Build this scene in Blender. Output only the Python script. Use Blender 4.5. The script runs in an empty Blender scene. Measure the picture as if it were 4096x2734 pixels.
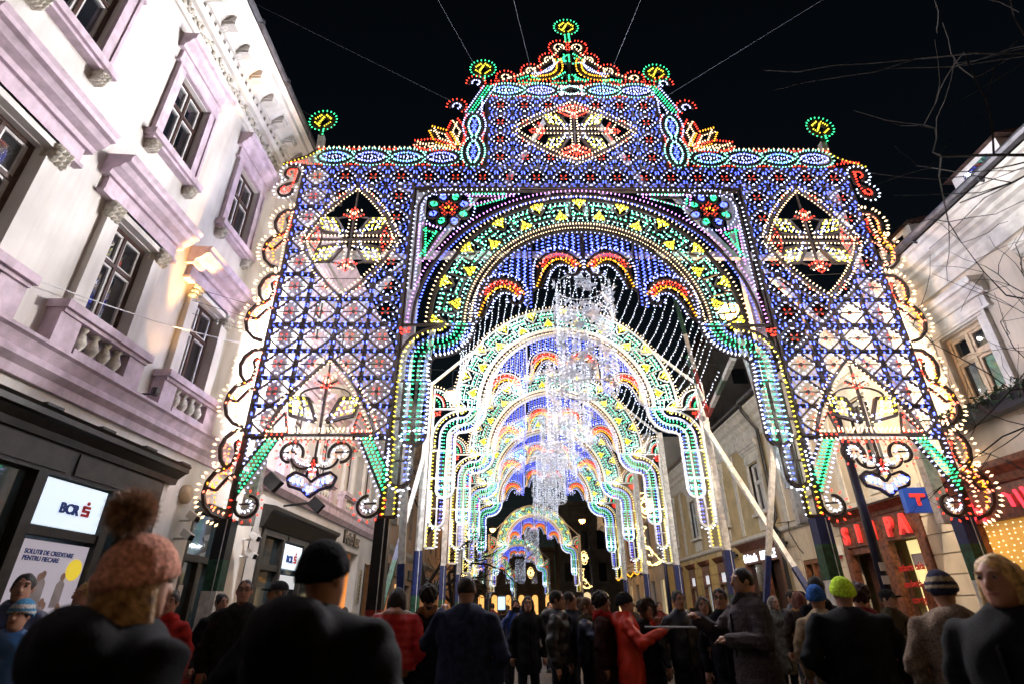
import bpy, math, random
import numpy as np
from mathutils import Vector, Matrix
random.seed(7)
RNG = np.random.RandomState(7)
SC = bpy.context.scene
COL = SC.collection
PI = math.pi
GZ = 0.1                      # street level
BULB, BSAMPLE, ARCHP = 1.35, True, 500.0
# ------------------------------------------------------------------ camera, sky, exposure
cam_d = bpy.data.cameras.new('camera')
cam = bpy.data.objects.new('camera', cam_d)
COL.objects.link(cam)
cam_d.sensor_width = 36.0
cam_d.lens = 18.843
cam_d.clip_start = 0.05
cam_d.clip_end = 1200.0
_R = Matrix(((0.999938,0.010513,-0.003647),(0.007967,-0.447651,0.894173),(-0.007768,0.894147,0.447707)))
_m = Matrix.Identity(4)
for i in range(3):
    _m[i][0] = _R[0][i]; _m[i][1] = _R[1][i]; _m[i][2] = -_R[2][i]
_m[0][3], _m[1][3], _m[2][3] = 0.0, 0.0, 1.6
cam.matrix_world = _m
cam_d.dof.use_dof = True
cam_d.dof.focus_distance = 15.0
cam_d.dof.aperture_fstop = 1.3
SC.camera = cam

world = bpy.data.worlds.new('World')
SC.world = world
world.use_nodes = True
wn, wl = world.node_tree.nodes, world.node_tree.links
wn.clear()
w_out = wn.new('ShaderNodeOutputWorld'); w_bg = wn.new('ShaderNodeBackground')
w_sky = wn.new('ShaderNodeTexSky')
w_sky.sky_type = 'NISHITA'; w_sky.sun_disc = False
w_sky.sun_elevation = math.radians(9); w_sky.sun_rotation = math.radians(180)
w_bg.inputs['Strength'].default_value = 0.0022          # deep night
wl.new(w_sky.outputs[0], w_bg.inputs['Color']); wl.new(w_bg.outputs[0], w_out.inputs['Surface'])

SC.view_settings.view_transform = 'Standard'
SC.view_settings.look = 'None'
SC.view_settings.exposure = 0.0
SC.view_settings.gamma = 1.0
SC.view_settings.use_curve_mapping = False
SC.render.engine = 'CYCLES'
cy = SC.cycles
cy.use_denoising = True
cy.denoiser = 'OPENIMAGEDENOISE'
cy.denoising_input_passes = 'RGB_ALBEDO_NORMAL'
cy.sample_clamp_indirect = 4.0
cy.max_bounces = 5; cy.diffuse_bounces = 2; cy.glossy_bounces = 3; cy.transmission_bounces = 3
cy.transparent_max_bounces = 6
cy.caustics_reflective = False; cy.caustics_refractive = False
cy.use_light_tree = True

# ------------------------------------------------------------------ materials
MATS = {}
def mat(name, col, rough=0.7, metal=0.0, var=0.12, scale=6.0, bump=0.0, bscale=40.0, col2=None, spec=0.4, streak=0.0):
    if name in MATS: return MATS[name]
    m = bpy.data.materials.new(name); m.use_nodes = True
    nt = m.node_tree; n = nt.nodes; l = nt.links
    b = n['Principled BSDF']
    b.inputs['Roughness'].default_value = rough; b.inputs['Metallic'].default_value = metal
    b.inputs['Specular IOR Level'].default_value = spec
    tc = n.new('ShaderNodeTexCoord')
    if var > 0:
        nz = n.new('ShaderNodeTexNoise'); nz.inputs['Scale'].default_value = scale; nz.inputs['Detail'].default_value = 6
        l.new(tc.outputs['Object'], nz.inputs['Vector'])
        rp = n.new('ShaderNodeValToRGB')
        c2 = col2 if col2 else tuple(max(0, c*(1-2.2*var)) for c in col)
        c1 = tuple(min(1, c*(1+var)) for c in col)
        rp.color_ramp.elements[0].color = (*c2, 1); rp.color_ramp.elements[0].position = 0.3
        rp.color_ramp.elements[1].color = (*c1, 1); rp.color_ramp.elements[1].position = 0.62
        l.new(nz.outputs['Fac'], rp.inputs['Fac']); l.new(rp.outputs['Color'], b.inputs['Base Color'])
        if streak > 0:               # rain streaks and grime
            mp = n.new('ShaderNodeMapping'); mp.inputs['Scale'].default_value = (2.6, 2.6, .22); n2 = n.new('ShaderNodeTexNoise'); n2.inputs['Scale'].default_value = 1.6; n2.inputs['Detail'].default_value = 9; n2.inputs['Roughness'].default_value = .65
            r2 = n.new('ShaderNodeValToRGB'); r2.color_ramp.elements[0].position = .30; r2.color_ramp.elements[0].color = (1-streak, 1-streak*1.08, 1-streak*1.2, 1); r2.color_ramp.elements[1].position = .56
            mx = n.new('ShaderNodeMix'); mx.data_type = 'RGBA'; mx.blend_type = 'MULTIPLY'; mx.inputs['Factor'].default_value = 1
            l.new(tc.outputs['Object'], mp.inputs['Vector']); l.new(mp.outputs['Vector'], n2.inputs['Vector']); l.new(n2.outputs['Fac'], r2.inputs['Fac'])
            l.new(rp.outputs['Color'], mx.inputs[6]); l.new(r2.outputs['Color'], mx.inputs[7]); l.new(mx.outputs[2], b.inputs['Base Color'])
    else:
        b.inputs['Base Color'].default_value = (*col, 1)
    if bump > 0:
        nb = n.new('ShaderNodeTexNoise'); nb.inputs['Scale'].default_value = bscale; nb.inputs['Detail'].default_value = 8
        bp = n.new('ShaderNodeBump'); bp.inputs['Strength'].default_value = bump; bp.inputs['Distance'].default_value = 0.03
        l.new(tc.outputs['Object'], nb.inputs['Vector']); l.new(nb.outputs['Fac'], bp.inputs['Height'])
        l.new(bp.outputs['Normal'], b.inputs['Normal'])
    MATS[name] = m
    return m
def emat(name, col, strength, sample=True, base=None):
    if name in MATS: return MATS[name]
    m = bpy.data.materials.new(name); m.use_nodes = True
    b = m.node_tree.nodes['Principled BSDF']
    b.inputs['Base Color'].default_value = (*(base or tuple(min(.8, c) for c in col)), 1)
    b.inputs['Roughness'].default_value = 0.35
    b.inputs['Emission Color'].default_value = (*col, 1)
    b.inputs['Emission Strength'].default_value = strength
    m.cycles.emission_sampling = 'AUTO' if sample else 'NONE'
    MATS[name] = m
    return m

# ------------------------------------------------------------------ mesh building
class MB:
    def __init__(s): s.v = []; s.f = []; s.m = []; s.smooth = False
    def add(s, vs, fs, m=0):
        o = len(s.v); s.v.extend([tuple(v) for v in vs]); s.f.extend([tuple(o+i for i in f) for f in fs]); s.m.extend([m]*len(fs))
    def box(s, a, b, m=0):
        x0, y0, z0 = a; x1, y1, z1 = b
        s.add([(x0,y0,z0),(x1,y0,z0),(x1,y1,z0),(x0,y1,z0),(x0,y0,z1),(x1,y0,z1),(x1,y1,z1),(x0,y1,z1)],
              [(0,3,2,1),(4,5,6,7),(0,1,5,4),(1,2,6,5),(2,3,7,6),(3,0,4,7)], m)
    def hexa(s, p, m=0):
        s.add(p, [(0,3,2,1),(4,5,6,7),(0,1,5,4),(1,2,6,5),(2,3,7,6),(3,0,4,7)], m)
    def beam(s, p, q, w, d, m=0, up=None):
        p = Vector(p); q = Vector(q); t = (q-p)
        if t.length < 1e-6: return
        t.normalize(); u = Vector(up) if up else (Vector((0,1,0)) if abs(t.y) < .9 else Vector((1,0,0)))
        a = t.cross(u).normalized()*(w/2); b = a.cross(t).normalized()*(d/2)
        s.hexa([p-a-b, p+a-b, p+a+b, p-a+b, q-a-b, q+a-b, q+a+b, q-a+b], m)
    def tube(s, pts, r, n=6, m=0, cap=True):
        pts = [Vector(p) for p in pts]; k = len(pts); rs = r if hasattr(r, '__len__') else [r]*k
        ref = None; rings = []
        for i, p in enumerate(pts):
            t = (pts[min(i+1,k-1)]-pts[max(i-1,0)]).normalized()
            if ref is None: ref = t.orthogonal().normalized()
            a = (ref - t*ref.dot(t)); a = a.normalized() if a.length > 1e-6 else t.orthogonal().normalized()
            ref = a; b = t.cross(a)
            rings.append([p + (a*math.cos(2*PI*j/n)+b*math.sin(2*PI*j/n))*rs[i] for j in range(n)])
        vs = [v for rg in rings for v in rg]; fs = []
        for i in range(k-1):
            for j in range(n): fs.append((i*n+j, i*n+(j+1)%n, (i+1)*n+(j+1)%n, (i+1)*n+j))
        if cap: fs.append(tuple(range(n-1,-1,-1))); fs.append(tuple((k-1)*n+j for j in range(n)))
        s.add(vs, fs, m)
    def lathe(s, prof, c, n=12, m=0, axis='z'):
        vs = []; fs = []; k = len(prof)
        for r, h in prof:
            for j in range(n):
                a = 2*PI*j/n; x, y = r*math.cos(a), r*math.sin(a)
                vs.append((c[0]+x, c[1]+y, c[2]+h) if axis == 'z' else (c[0]+h, c[1]+x, c[2]+y) if axis == 'x' else (c[0]+x, c[1]+h, c[2]+y))
        for i in range(k-1):
            for j in range(n): fs.append((i*n+j, i*n+(j+1)%n, (i+1)*n+(j+1)%n, (i+1)*n+j))
        fs.append(tuple(range(n-1,-1,-1))); fs.append(tuple((k-1)*n+j for j in range(n)))
        s.add(vs, fs, m)
    def prism(s, pts, fn, d0, d1, m=0):          # 2-D outline swept between depths d0 and d1; fn(a,b,d)->xyz
        k = len(pts); vs = [fn(a, b, d0) for a, b in pts]+[fn(a, b, d1) for a, b in pts]
        fs = [tuple(range(k)), tuple(range(2*k-1, k-1, -1))]+[(i, i+k, (i+1)%k+k, (i+1)%k) for i in range(k)]
        s.add(vs, fs, m)
    def ball(s, c, r, n=6, m=0):
        r3 = r if hasattr(r, '__len__') else (r, r, r)
        vs = []; fs = []
        for i in range(1, n):
            th = PI*i/n
            for j in range(n+2):
                a = 2*PI*j/(n+2); vs.append((c[0]+r3[0]*math.sin(th)*math.cos(a), c[1]+r3[1]*math.sin(th)*math.sin(a), c[2]+r3[2]*math.cos(th)))
        k = n+2; t = len(vs); vs += [(c[0],c[1],c[2]+r3[2]), (c[0],c[1],c[2]-r3[2])]
        for i in range(n-2):
            for j in range(k): fs.append((i*k+j, (i+1)*k+j, (i+1)*k+(j+1)%k, i*k+(j+1)%k))
        for j in range(k): fs.append((t, j, (j+1)%k)); fs.append((t+1, (n-2)*k+(j+1)%k, (n-2)*k+j))
        s.add(vs, fs, m)
    def mesh(s, name, org=(0,0,0)):
        me = bpy.data.meshes.new(name)
        ox, oy, oz = org
        me.from_pydata([(x-ox, y-oy, z-oz) for x, y, z in s.v], [], s.f)
        if s.f: me.polygons.foreach_set('material_index', s.m)
        if s.smooth: me.polygons.foreach_set('use_smooth', [True]*len(s.f))
        me.update()
        return me
ORG = {}
def link(name, me, mats=None, parent=None, kind=None, loc=None):
    o = bpy.data.objects.new(name, me); COL.objects.link(o)
    if mats is not None:
        for m in (mats if isinstance(mats, (list, tuple)) else [mats]): me.materials.append(m)
    if parent is not None: o.parent = parent
    if loc is not None: o.location = loc
    if kind: o['kind'] = kind
    return o
def part(name, mb, mats, parent, kind=None, label=None):
    org = ORG.get(parent, (0,0,0))
    o = link(name, mb.mesh(name, org), mats, parent, kind)
    ORG[o] = org
    if label: o['label'] = label
    return o
def tag(o, label, cat, group=None):
    o['label'] = label; o['category'] = cat
    if group: o['group'] = group
    return o
def thing(name, loc, label, cat, group=None, rz=0.0):
    o = bpy.data.objects.new(name, None); COL.objects.link(o)
    o.empty_display_size = .2; o.location = loc; o.rotation_euler = (0,0,rz)
    ORG[o] = tuple(loc) if rz == 0 else (0,0,0)
    return tag(o, label, cat, group)
def struct(name, mb, mats):
    return link(name, mb.mesh(name), mats, None, 'structure')
def copy_tree(o, parent=None):
    c = o.copy(); COL.objects.link(c)
    if parent is not None: c.parent = parent
    for ch in list(o.children): copy_tree(ch, c)
    return c
def text(body, size, m, parent, name, loc, rot, ext=.02, off=0.0, align='LEFT', shear=0.0, sx=1.0, emb=None):
    cu = bpy.data.curves.new(name, 'FONT'); cu.body = body; cu.size = size; cu.extrude = ext; cu.offset = off
    cu.align_x = align; cu.shear = shear; cu.resolution_u = 3
    tmp = bpy.data.objects.new('tmp_text', cu); COL.objects.link(tmp)
    me = bpy.data.meshes.new_from_object(tmp.evaluated_get(bpy.context.evaluated_depsgraph_get())); me.name = name
    bpy.data.objects.remove(tmp); bpy.data.curves.remove(cu)
    me.materials.clear(); me.materials.append(m)
    o = bpy.data.objects.new(name, me); COL.objects.link(o)
    if parent is not None:
        o.parent = parent; org = ORG.get(parent, (0,0,0)); loc = tuple(loc[i]-org[i] for i in range(3))
    o.location = loc; o.rotation_euler = rot; o.scale = (sx, 1, 1)
    return o
ROT_L = (PI/2, 0, PI/2); ROT_R = (PI/2, 0, -PI/2)

# common materials
M_wallL = mat('cream_plaster', (.82,.79,.74), .85, var=.06, scale=1.2, bump=.15, bscale=60, streak=.16)
M_trimL = mat('lilac_trim', (.70,.57,.65), .8, var=.10, scale=5, bump=.12, streak=.2)
M_carve = mat('carved_stone', (.70,.66,.56), .85, var=.2, scale=14, bump=.4, bscale=60)
M_wallR = mat('buff_plaster', (.74,.64,.50), .85, var=.08, scale=1.3, bump=.15, bscale=60, streak=.15)
M_wallY = mat('ochre_plaster', (.64,.46,.18), .85, var=.12, scale=1.3, bump=.15, bscale=60, streak=.15)
M_trimR = mat('pale_trim', (.72,.69,.62), .8, var=.1, scale=4, bump=.1)
M_grey = mat('grey_plaster', (.42,.39,.34), .85, var=.15, scale=.8, bump=.1)
M_dark = mat('dark_shop_paint', (.028,.024,.020), .42, var=.2, scale=8)
M_darkp = mat('dark_fascia_panel', (.05,.045,.04), .5, var=.2, scale=5)
M_brown = mat('window_brown', (.07,.035,.025), .5, var=.2, scale=10)
M_white = mat('white_paint', (.78,.77,.75), .45, var=.06, scale=9)
M_cream = mat('cream_paint', (.66,.52,.36), .5, var=.1, scale=9)
M_wood = mat('shop_wood', (.16,.055,.028), .45, var=.35, scale=9)
M_roof = mat('roof_tile', (.09,.05,.04), .85, var=.3, scale=12, bump=.5, bscale=14)
M_black = mat('black_metal', (.015,.015,.017), .4, .3, var=.1)
M_steel = mat('gutter_zinc', (.10,.10,.11), .45, .5, var=.2, scale=6)
M_blue = mat('post_blue', (.012,.022,.11), .45, var=.2, scale=9)
M_green = mat('post_green', (.012,.07,.035), .5, var=.3, scale=9)
M_red = mat('post_red', (.33,.025,.018), .5, var=.25, scale=9)
M_pwhite = mat('post_white', (.72,.70,.66), .5, var=.15, scale=9)
M_bark = mat('bark', (.014,.011,.009), .9, var=.3, scale=20, bump=.5)
def glassmat(name, col=(.012,.014,.018), rough=.06):
    m = mat(name, col, rough, var=.3, scale=1.5, spec=.8); m.node_tree.nodes['Principled BSDF'].inputs['IOR'].default_value = 2.1; return m
M_glass = glassmat('window_glass')
M_room = mat('dark_room', (.02,.018,.016), .9, var=.0)
# ------------------------------------------------------------------ light arches
M_brownfr = mat('arch_frame_brown', (.055,.034,.026), .55, var=.25, scale=8)
M_whitefr = mat('arch_frame_white', (.80,.79,.77), .5, var=.08, scale=8)
BC = dict(blue=((.09,.13,1.0), 3.8), pale=((.50,.54,1.0), 2.1), warm=((1.0,.68,.40), 1.9), white=((.74,.80,1.0), 2.0),
          green=((.05,1.0,.36), 1.6), teal=((.36,1.0,.78), 1.7), red=((1.0,.05,.025), 2.0), yellow=((1.0,.80,.05), 1.6),
          amber=((1.0,.42,.02), 1.9), pink=((.85,.30,1.0), 2.2), rose=((1.0,.25,.15), 2.2))
BM = {k: emat('bulb_'+k, c, s*BULB, sample=BSAMPLE) for k, (c, s) in BC.items()}
BN = 5
def bulb_geo(mb, p, ax, l=.075, r=.0215):
    p = Vector(p); ax = Vector(ax).normalized(); a = ax.orthogonal().normalized(); b = ax.cross(a)
    c = p+ax*(l*.55)
    vs = [p]+[c+(a*math.cos(2*PI*j/BN)+b*math.sin(2*PI*j/BN))*r for j in range(BN)]+[p+ax*l]
    fs = [(0, 1+(j+1)%BN, 1+j) for j in range(BN)]+[(BN+1, 1+j, 1+(j+1)%BN) for j in range(BN)]
    mb.add(vs, fs)
_one = MB(); bulb_geo(_one, (0,0,0), (0,0,1)); 
BULB_ME = {}
def one_bulb(parent, p, ax, col):
    if col not in BULB_ME:
        BULB_ME[col] = _one.mesh('bulb'); BULB_ME[col].materials.append(BM[col])
    o = bpy.data.objects.new('bulb', BULB_ME[col]); COL.objects.link(o); o.parent = parent
    o.location = p; o.rotation_euler = Vector(ax).to_track_quat('Z', 'Y').to_euler()
def inside(poly, u, z):
    r = False; n = len(poly); j = n-1
    for i in range(n):
        a, b = poly[i]; c, d = poly[j]
        if (b > z) != (d > z) and u < (c-a)*(z-b)/(d-b)+a: r = not r
        j = i
    return r
def bez(p, c, q, n=8): return [((1-t)**2*p[0]+2*t*(1-t)*c[0]+t*t*q[0], (1-t)**2*p[1]+2*t*(1-t)*c[1]+t*t*q[1]) for t in [i/n for i in range(n+1)]]
def arc(c, r, a0, a1, n=16, rz=None):
    rz = rz or r
    return [(c[0]+r*math.cos(math.radians(a0+(a1-a0)*i/n)), c[1]+rz*math.sin(math.radians(a0+(a1-a0)*i/n))) for i in range(n+1)]
def resample(pts, sp, closed=False):
    P = list(pts)+([pts[0]] if closed else []); L = [0]
    for a, b in zip(P, P[1:]): L.append(L[-1]+math.hypot(b[0]-a[0], b[1]-a[1]))
    T = L[-1]; n = max(1, int(round(T/sp))); out = []; k = 0
    for i in range(n if closed else n+1):
        s = T*(i+.5)/n if closed else T*i/n
        while k < len(P)-2 and L[k+1] < s: k += 1
        d = L[k+1]-L[k] or 1; t = (s-L[k])/d; a, b = P[k], P[k+1]
        out.append((a[0]+(b[0]-a[0])*t, a[1]+(b[1]-a[1])*t, (b[0]-a[0])/d, (b[1]-a[1])/d))
    return out
class Lum:
    def __init__(s, clip=None, y=0.0): s.fr = MB(); s.b = {}; s.clip = clip; s.y = y; s.solo = []
    def bar(s, p, q, w=.035, d=.05, m=0):
        w *= 1.25
        if s.clip:
            n = 6
            for i in range(n):
                a = (p[0]+(q[0]-p[0])*i/n, p[1]+(q[1]-p[1])*i/n); c = (p[0]+(q[0]-p[0])*(i+1)/n, p[1]+(q[1]-p[1])*(i+1)/n)
                if not inside(s.clip, (a[0]+c[0])/2, (a[1]+c[1])/2): s.fr.beam((a[0], s.y, a[1]), (c[0], s.y, c[1]), w, d, m)
        else: s.fr.beam((p[0], s.y, p[1]), (q[0], s.y, q[1]), w, d, m)
    def poly(s, pts, w=.035, d=.05, closed=False, m=0):
        P = list(pts)+([pts[0]] if closed else [])
        for a, b in zip(P, P[1:]): s.bar(a, b, w, d, m)
    def plate(s, pts, d=.02, m=0): s.fr.prism(pts, lambda a, b, dd: (a, s.y+dd, b), -d/2, d/2, m)
    def bulb(s, u, z, ax, col, k=1.0, tilt=-.45):
        if s.clip and inside(s.clip, u, z): return
        mb = s.b.setdefault(col, MB()); j = RNG.uniform(-.18, .18, 2)
        bulb_geo(mb, (u, s.y-.03, z), (ax[0]+j[0], tilt, ax[1]+j[1]), .075*k, .0215*k)
    def line(s, pts, sp, col, off=0.0, k=1.0, closed=False, ax=None, solo=False):
        for u, z, tx, tz in resample(pts, sp, closed):
            n = (-tz, tx); sg = 1 if off >= 0 else -1
            a = ax or (n[0]*sg, n[1]*sg); p = (u+n[0]*off, z+n[1]*off)
            if solo: s.solo.append((p, a, col))
            else: s.bulb(p[0], p[1], a, col, k)
    def meshes(s, name):
        return (s.fr.mesh(name) if s.fr.v else None, {c: mb.mesh(c+'_bulbs') for c, mb in s.b.items()})
def emit(root, name, meshes, frm, label=None, solo=()):
    fm, bs = meshes
    if fm is None: fm = bpy.data.meshes.new(name)
    if not fm.materials: fm.materials.append(None)
    o = bpy.data.objects.new(name, fm); COL.objects.link(o); o.parent = root
    o.material_slots[0].link = 'OBJECT'; o.material_slots[0].material = frm
    if label: o['label'] = label
    for c, me in bs.items():
        if not me.materials: me.materials.append(BM[c])
        b = bpy.data.objects.new(c+'_bulbs', me); COL.objects.link(b); b.parent = o; b['kind'] = 'stuff'
    for p, a, c in solo: one_bulb(o, (p[0], -.03, p[1]), (a[0], -.35, a[1]), c)
    return o

# ---- the inner arch that every portal shares: ring, valance, crescents, legs
ZC = 7.67
def P2(r, a, rz=None): return (r*math.cos(math.radians(a)), ZC+(rz or r)*math.sin(math.radians(a)))
def make_ring():
    L = Lum(); full = lambda r: [P2(r, a) for a in range(0, 181, 4)]
    for r, w in ((3.74,.06),(2.97,.055),(2.90,.03),(2.70,.05)): L.poly(full(r), w)
    L.line(full(3.77), .125, 'warm', -.02); L.line(full(2.83), .075, 'warm', .02, .9); L.line(full(2.83), .075, 'warm', -.05, .9)
    L.line(full(2.68), .12, 'pale', .02, .9)
    for a in range(0, 181, 3): L.bar(P2(2.72, a), P2(2.88, a), .018, .03)
    n = 20; st = 180/n                                     # stepped key pattern
    key = []
    for i in range(n):
        lo, hi = (3.16, 3.46) if i % 2 == 0 else (3.46, 3.16)
        key += [P2(lo, i*st), P2(lo, (i+.5)*st), P2(hi, (i+.5)*st), P2(hi, (i+1)*st)]
    L.poly(key, .024)
    key2 = [P2(r+.13, a) for r, a in [(math.hypot(x, z-ZC), math.degrees(math.atan2(z-ZC, x))) for x, z in key]]
    L.poly(key2, .02)
    L.line(key, .115, 'teal', .045, .95); L.line(key, .13, 'teal', -.05, .95); L.line(key2, .13, 'green', .04, .9)
    L.line(full(3.64), .13, 'teal', .0, .9); L.line(full(3.04), .13, 'teal', .0, .9)
    L.line(full(3.57), .16, 'white', .0, .9); L.line(full(3.11), .18, 'white', .0, .9)
    for i in range(21):                                    # half-leaf motifs, alternately outside and inside
        a = i*9; out = i % 2 == 0; r0 = 3.70 if out else 3.01; sg = -1 if out else 1
        am = .062*57.3
        leaf = [P2(r0, max(0, a-am)), P2(r0+sg*.16, max(0, a-am*.85)), P2(r0+sg*.34, min(180, max(0, a))), P2(r0+sg*.16, min(180, a+am*.85)), P2(r0, min(180, a+am))]
        L.poly(leaf, .028, .06, True)
        for da, rr in ((-.5,.06),(0,.06),(.5,.06),(-.35,.15),(.35,.15),(0,.15),(0,.24),(-.15,.22),(.18,.2),(-.7,.07),(.7,.07),(-.25,.1),(.25,.1),(0,.29),(-.5,.13),(.5,.13),(-.18,.04),(.18,.04),(.1,.19)):
            aa = a+da*am
            if 0 <= aa <= 180: p = P2(r0+sg*rr, aa); L.bulb(p[0], p[1], (math.cos(math.radians(aa)), math.sin(math.radians(aa))), 'yellow', .95)
    return L.meshes('key_pattern_ring')
CRES = [(.62, 9.24), (2.02, 8.42)]
def make_crescent():
    L = Lum()
    outer = arc((0,0), .52, 180, 5, 14, .47); mid = bez((-.47,-.06), (-.02,.62), (.43,.02), 12)
    inner = bez((-.46,-.62), (-.22,.22), (.14,.12), 10)+bez((.14,.12), (.36,.06), (.45,-.06), 5)[1:]
    curl = [(.52,.05),(.52,-.1),(.44,-.22),(.32,-.26),(.22,-.21),(.19,-.12)]
    tail = [(-.52,0),(-.47,-.06),(-.46,-.3),(-.43,-.45),(-.46,-.62),(-.54,-.62),(-.55,-.3)]
    L.plate(tail); L.plate([(.43,.02),(.52,.05),(.52,-.1),(.44,-.22),(.40,-.17),(.45,-.06)])
    L.poly(outer, .035); L.poly(mid, .03); L.poly(inner, .03); L.poly(curl, .035)
    L.poly([(-.54,-.62),(-.55,-.3),(-.52,0)], .03)
    L.line(outer, .09, 'red', -.07, 1.0); L.line(outer, .12, 'red', -.14, .9); L.line(mid, .11, 'rose', .05, .9)
    L.line(mid, .09, 'amber', -.06); L.line(inner, .09, 'amber', .07); L.line(inner, .10, 'pale', -.06, 1.05)
    L.line(outer, .09, 'pale', .06, 1.0); L.line(curl, .09, 'pale', .05); L.line(curl, .1, 'pale', -.06)
    L.line([(-.55,-.62),(-.57,-.3),(-.55,0)], .09, 'pale', .05)
    return L.meshes('crescent_ornament')
def make_valance():
    L = Lum(); L.poly([P2(2.64, a) for a in range(6, 175, 4)], .03)
    for sx in (-1, 1):
        L.bar((sx*.03, ZC+2.68), (sx*.03, 9.05), .04); L.bar((sx*1.30, ZC+2.33), (sx*1.30, 8.22), .045); L.bar((sx*2.62, ZC+.55), (sx*2.62, 7.7), .045)
        L.bar((sx*.05, 9.2), (sx*.2, 9.2), .03); L.bar((sx*1.3, 8.62), (sx*1.0, 8.75), .03); L.bar((sx*1.30, 8.55), (sx*1.55, 8.42), .03); L.bar((sx*2.5, 8.2), (sx*2.66, 8.2), .03)
        L.poly([(sx*1.16,8.62),(sx*1.22,8.6),(sx*1.30,8.5),(sx*1.32,8.22),(sx*1.45,8.22)], .03); L.poly([(sx*2.5,7.78),(sx*2.6,7.72),(sx*2.68,7.62)], .03)
        k = 0; u = .16
        while u < 2.6:
            top = ZC+math.sqrt(2.64**2-u*u)-.06
            def low(u):
                for (cu, cz) in CRES:
                    if abs(u-cu) < .56: return cz+.47*math.sqrt(max(0, 1-((u-cu)/.57)**2))+.08
                return 8.75 if u < 1.3 else 8.05
            b = low(u)
            if abs(u-1.30) > .07:
                L.bar((sx*u, top), (sx*u, b), .016, .02)
                z = top-.04
                while z > b: L.bulb(sx*u-.03, z, (-1,0), 'blue', .95); L.bulb(sx*u+.03, z-.05, (1,0), 'blue', .95); z -= .105
            u += .155
    return L.meshes('blue_drop_valance')
def sx_poly(pts, s): return [(s*a, b) for a, b in pts]
def make_leg(s):
    L = Lum()
    def S(r1, n=8):
        a1 = [(3.48-r1*math.cos(PI/2*i/n), 7.6-r1*math.sin(PI/2*i/n)) for i in range(n+1)]; r2 = .98-r1
        a2 = [(3.48+r2*math.sin(PI/2*i/n), 6.62+r2*math.cos(PI/2*i/n)) for i in range(1, n+1)]
        return [(s*x, z) for x, z in a1+a2]+[(s*(3.48+r2), 6.2)]
    edges = [(.06,.045),(.30,.05),(.55,.05),(.80,.06)]
    L.bar((s*4.44,7.6), (s*2.64,7.6), .05); L.bar((s*4.42,7.6), (s*4.42,3.27), .06)
    for r1, w in edges: L.poly(S(r1), w)
    # straight part, two hanging tongues
    def tongue(a, b, zt, zb): 
        r = (b-a)/2; return [(s*a, zt)]+[(s*(a+r-r*math.cos(t)), zb+r-r*math.sin(t)) for t in [PI*i/10 for i in range(11)]]+[(s*b, zt)]
    t1 = tongue(3.66, 4.18, 6.2, 4.72); t2 = tongue(3.90, 4.34, 4.95, 3.86)
    L.poly(t1, .065, .08); L.poly(t2, .06, .08)
    for x, zb in ((3.92,4.72),): L.bar((s*x,6.2), (s*x,zb), .045)
    L.bar((s*4.13,4.75), (s*4.13,3.86), .04)
    L.poly([(s*4.42,3.27),(s*4.13,3.27),(s*4.13,3.86)], .05)
    for z, a in ((6.2,3.66),(5.32,3.66)): L.bar((s*4.42,z), (s*a,z), .045)
    L.bar((s*4.42,4.4), (s*3.9,4.4), .03)
    # bulbs
    ax = (s, 0)
    for r1, c in ((.20,'yellow'),(.36,'blue'),(.43,'teal'),(.50,'green'),(.61,'green'),(.68,'teal'),(.75,'blue')): L.line(S(r1), .115, c, .02*s, .95)
    L.line(S(.85), .10, 'white', .03*s, 1.25); L.line(S(.10), .15, 'warm', -.03*s)
    L.line([(s*4.28,6.15),(s*4.28,4.9)], .11, 'yellow', .02*s, ax=ax)
    for x, c in ((4.05,'blue'),(4.10,'teal'),(3.97,'green'),(3.87,'green'),(3.80,'teal'),(3.73,'blue')):
        L.line([(s*x,6.12),(s*x,4.84)], .125, c, ax=(s if x > 3.95 else -s, 0))
    L.line([(s*3.64,6.2),(s*3.64,5.0)]+t1[-7:-1][::-1][:4], .10, 'white', .05*s, 1.3, ax=(-s,-.2))
    for x, c in ((4.25,'yellow'),): L.line([(s*x,4.85),(s*x,3.95)], .115, c, ax=ax)
    for x, c in ((4.05,'blue'),(3.97,'pale')): L.line([(s*x,4.7),(s*x,4.0)], .115, c, ax=(-s,0))
    L.line(tongue(3.87, 4.37, 4.6, 3.84)[::-1][:9], .10, 'white', .05*s, 1.3, ax=(-s,-.3))
    L.line([(s*4.2,3.85),(s*4.2,3.33)], .11, 'yellow', ax=(-s,0)); L.line([(s*4.35,3.85),(s*4.35,3.33)], .11, 'yellow', ax=ax)
    L.line([(s*4.1,3.8),(s*4.1,3.3)], .13, 'white', ax=(-s,0))
    for i in range(14): L.bulb(s*(4.36-RNG.rand()*.22), 7.52-RNG.rand()*.22, (s,0), 'red')
    return L.meshes('hanging_leg')
def make_fan(s):
    L = Lum(); o = arc((s*4.42, 7.68), .55, 90, 180 if s > 0 else 0, 8, .62)
    L.poly(o, .035); i2 = arc((s*4.42, 7.68), .32, 90, 180 if s > 0 else 0, 6, .4); L.poly(i2, .025); L.bar((s*4.42,7.66), (s*4.42,8.32), .04)
    L.line(o, .09, 'warm', -.06*s if s > 0 else .06); L.line(i2, .07, 'red', 0); L.line(arc((s*4.42,7.68), .17, 90, 180 if s > 0 else 0, 6, .22), .07, 'green', 0)
    L.line(arc((s*4.42,7.68), .43, 90, 180 if s > 0 else 0, 6, .5), .09, 'teal', 0)
    return L.meshes('shoulder_fan')
RING, CRE, VAL = make_ring(), make_crescent(), make_valance()
LEG = {s: make_leg(s) for s in (-1, 1)}; FAN = {s: make_fan(s) for s in (-1, 1)}
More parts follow.
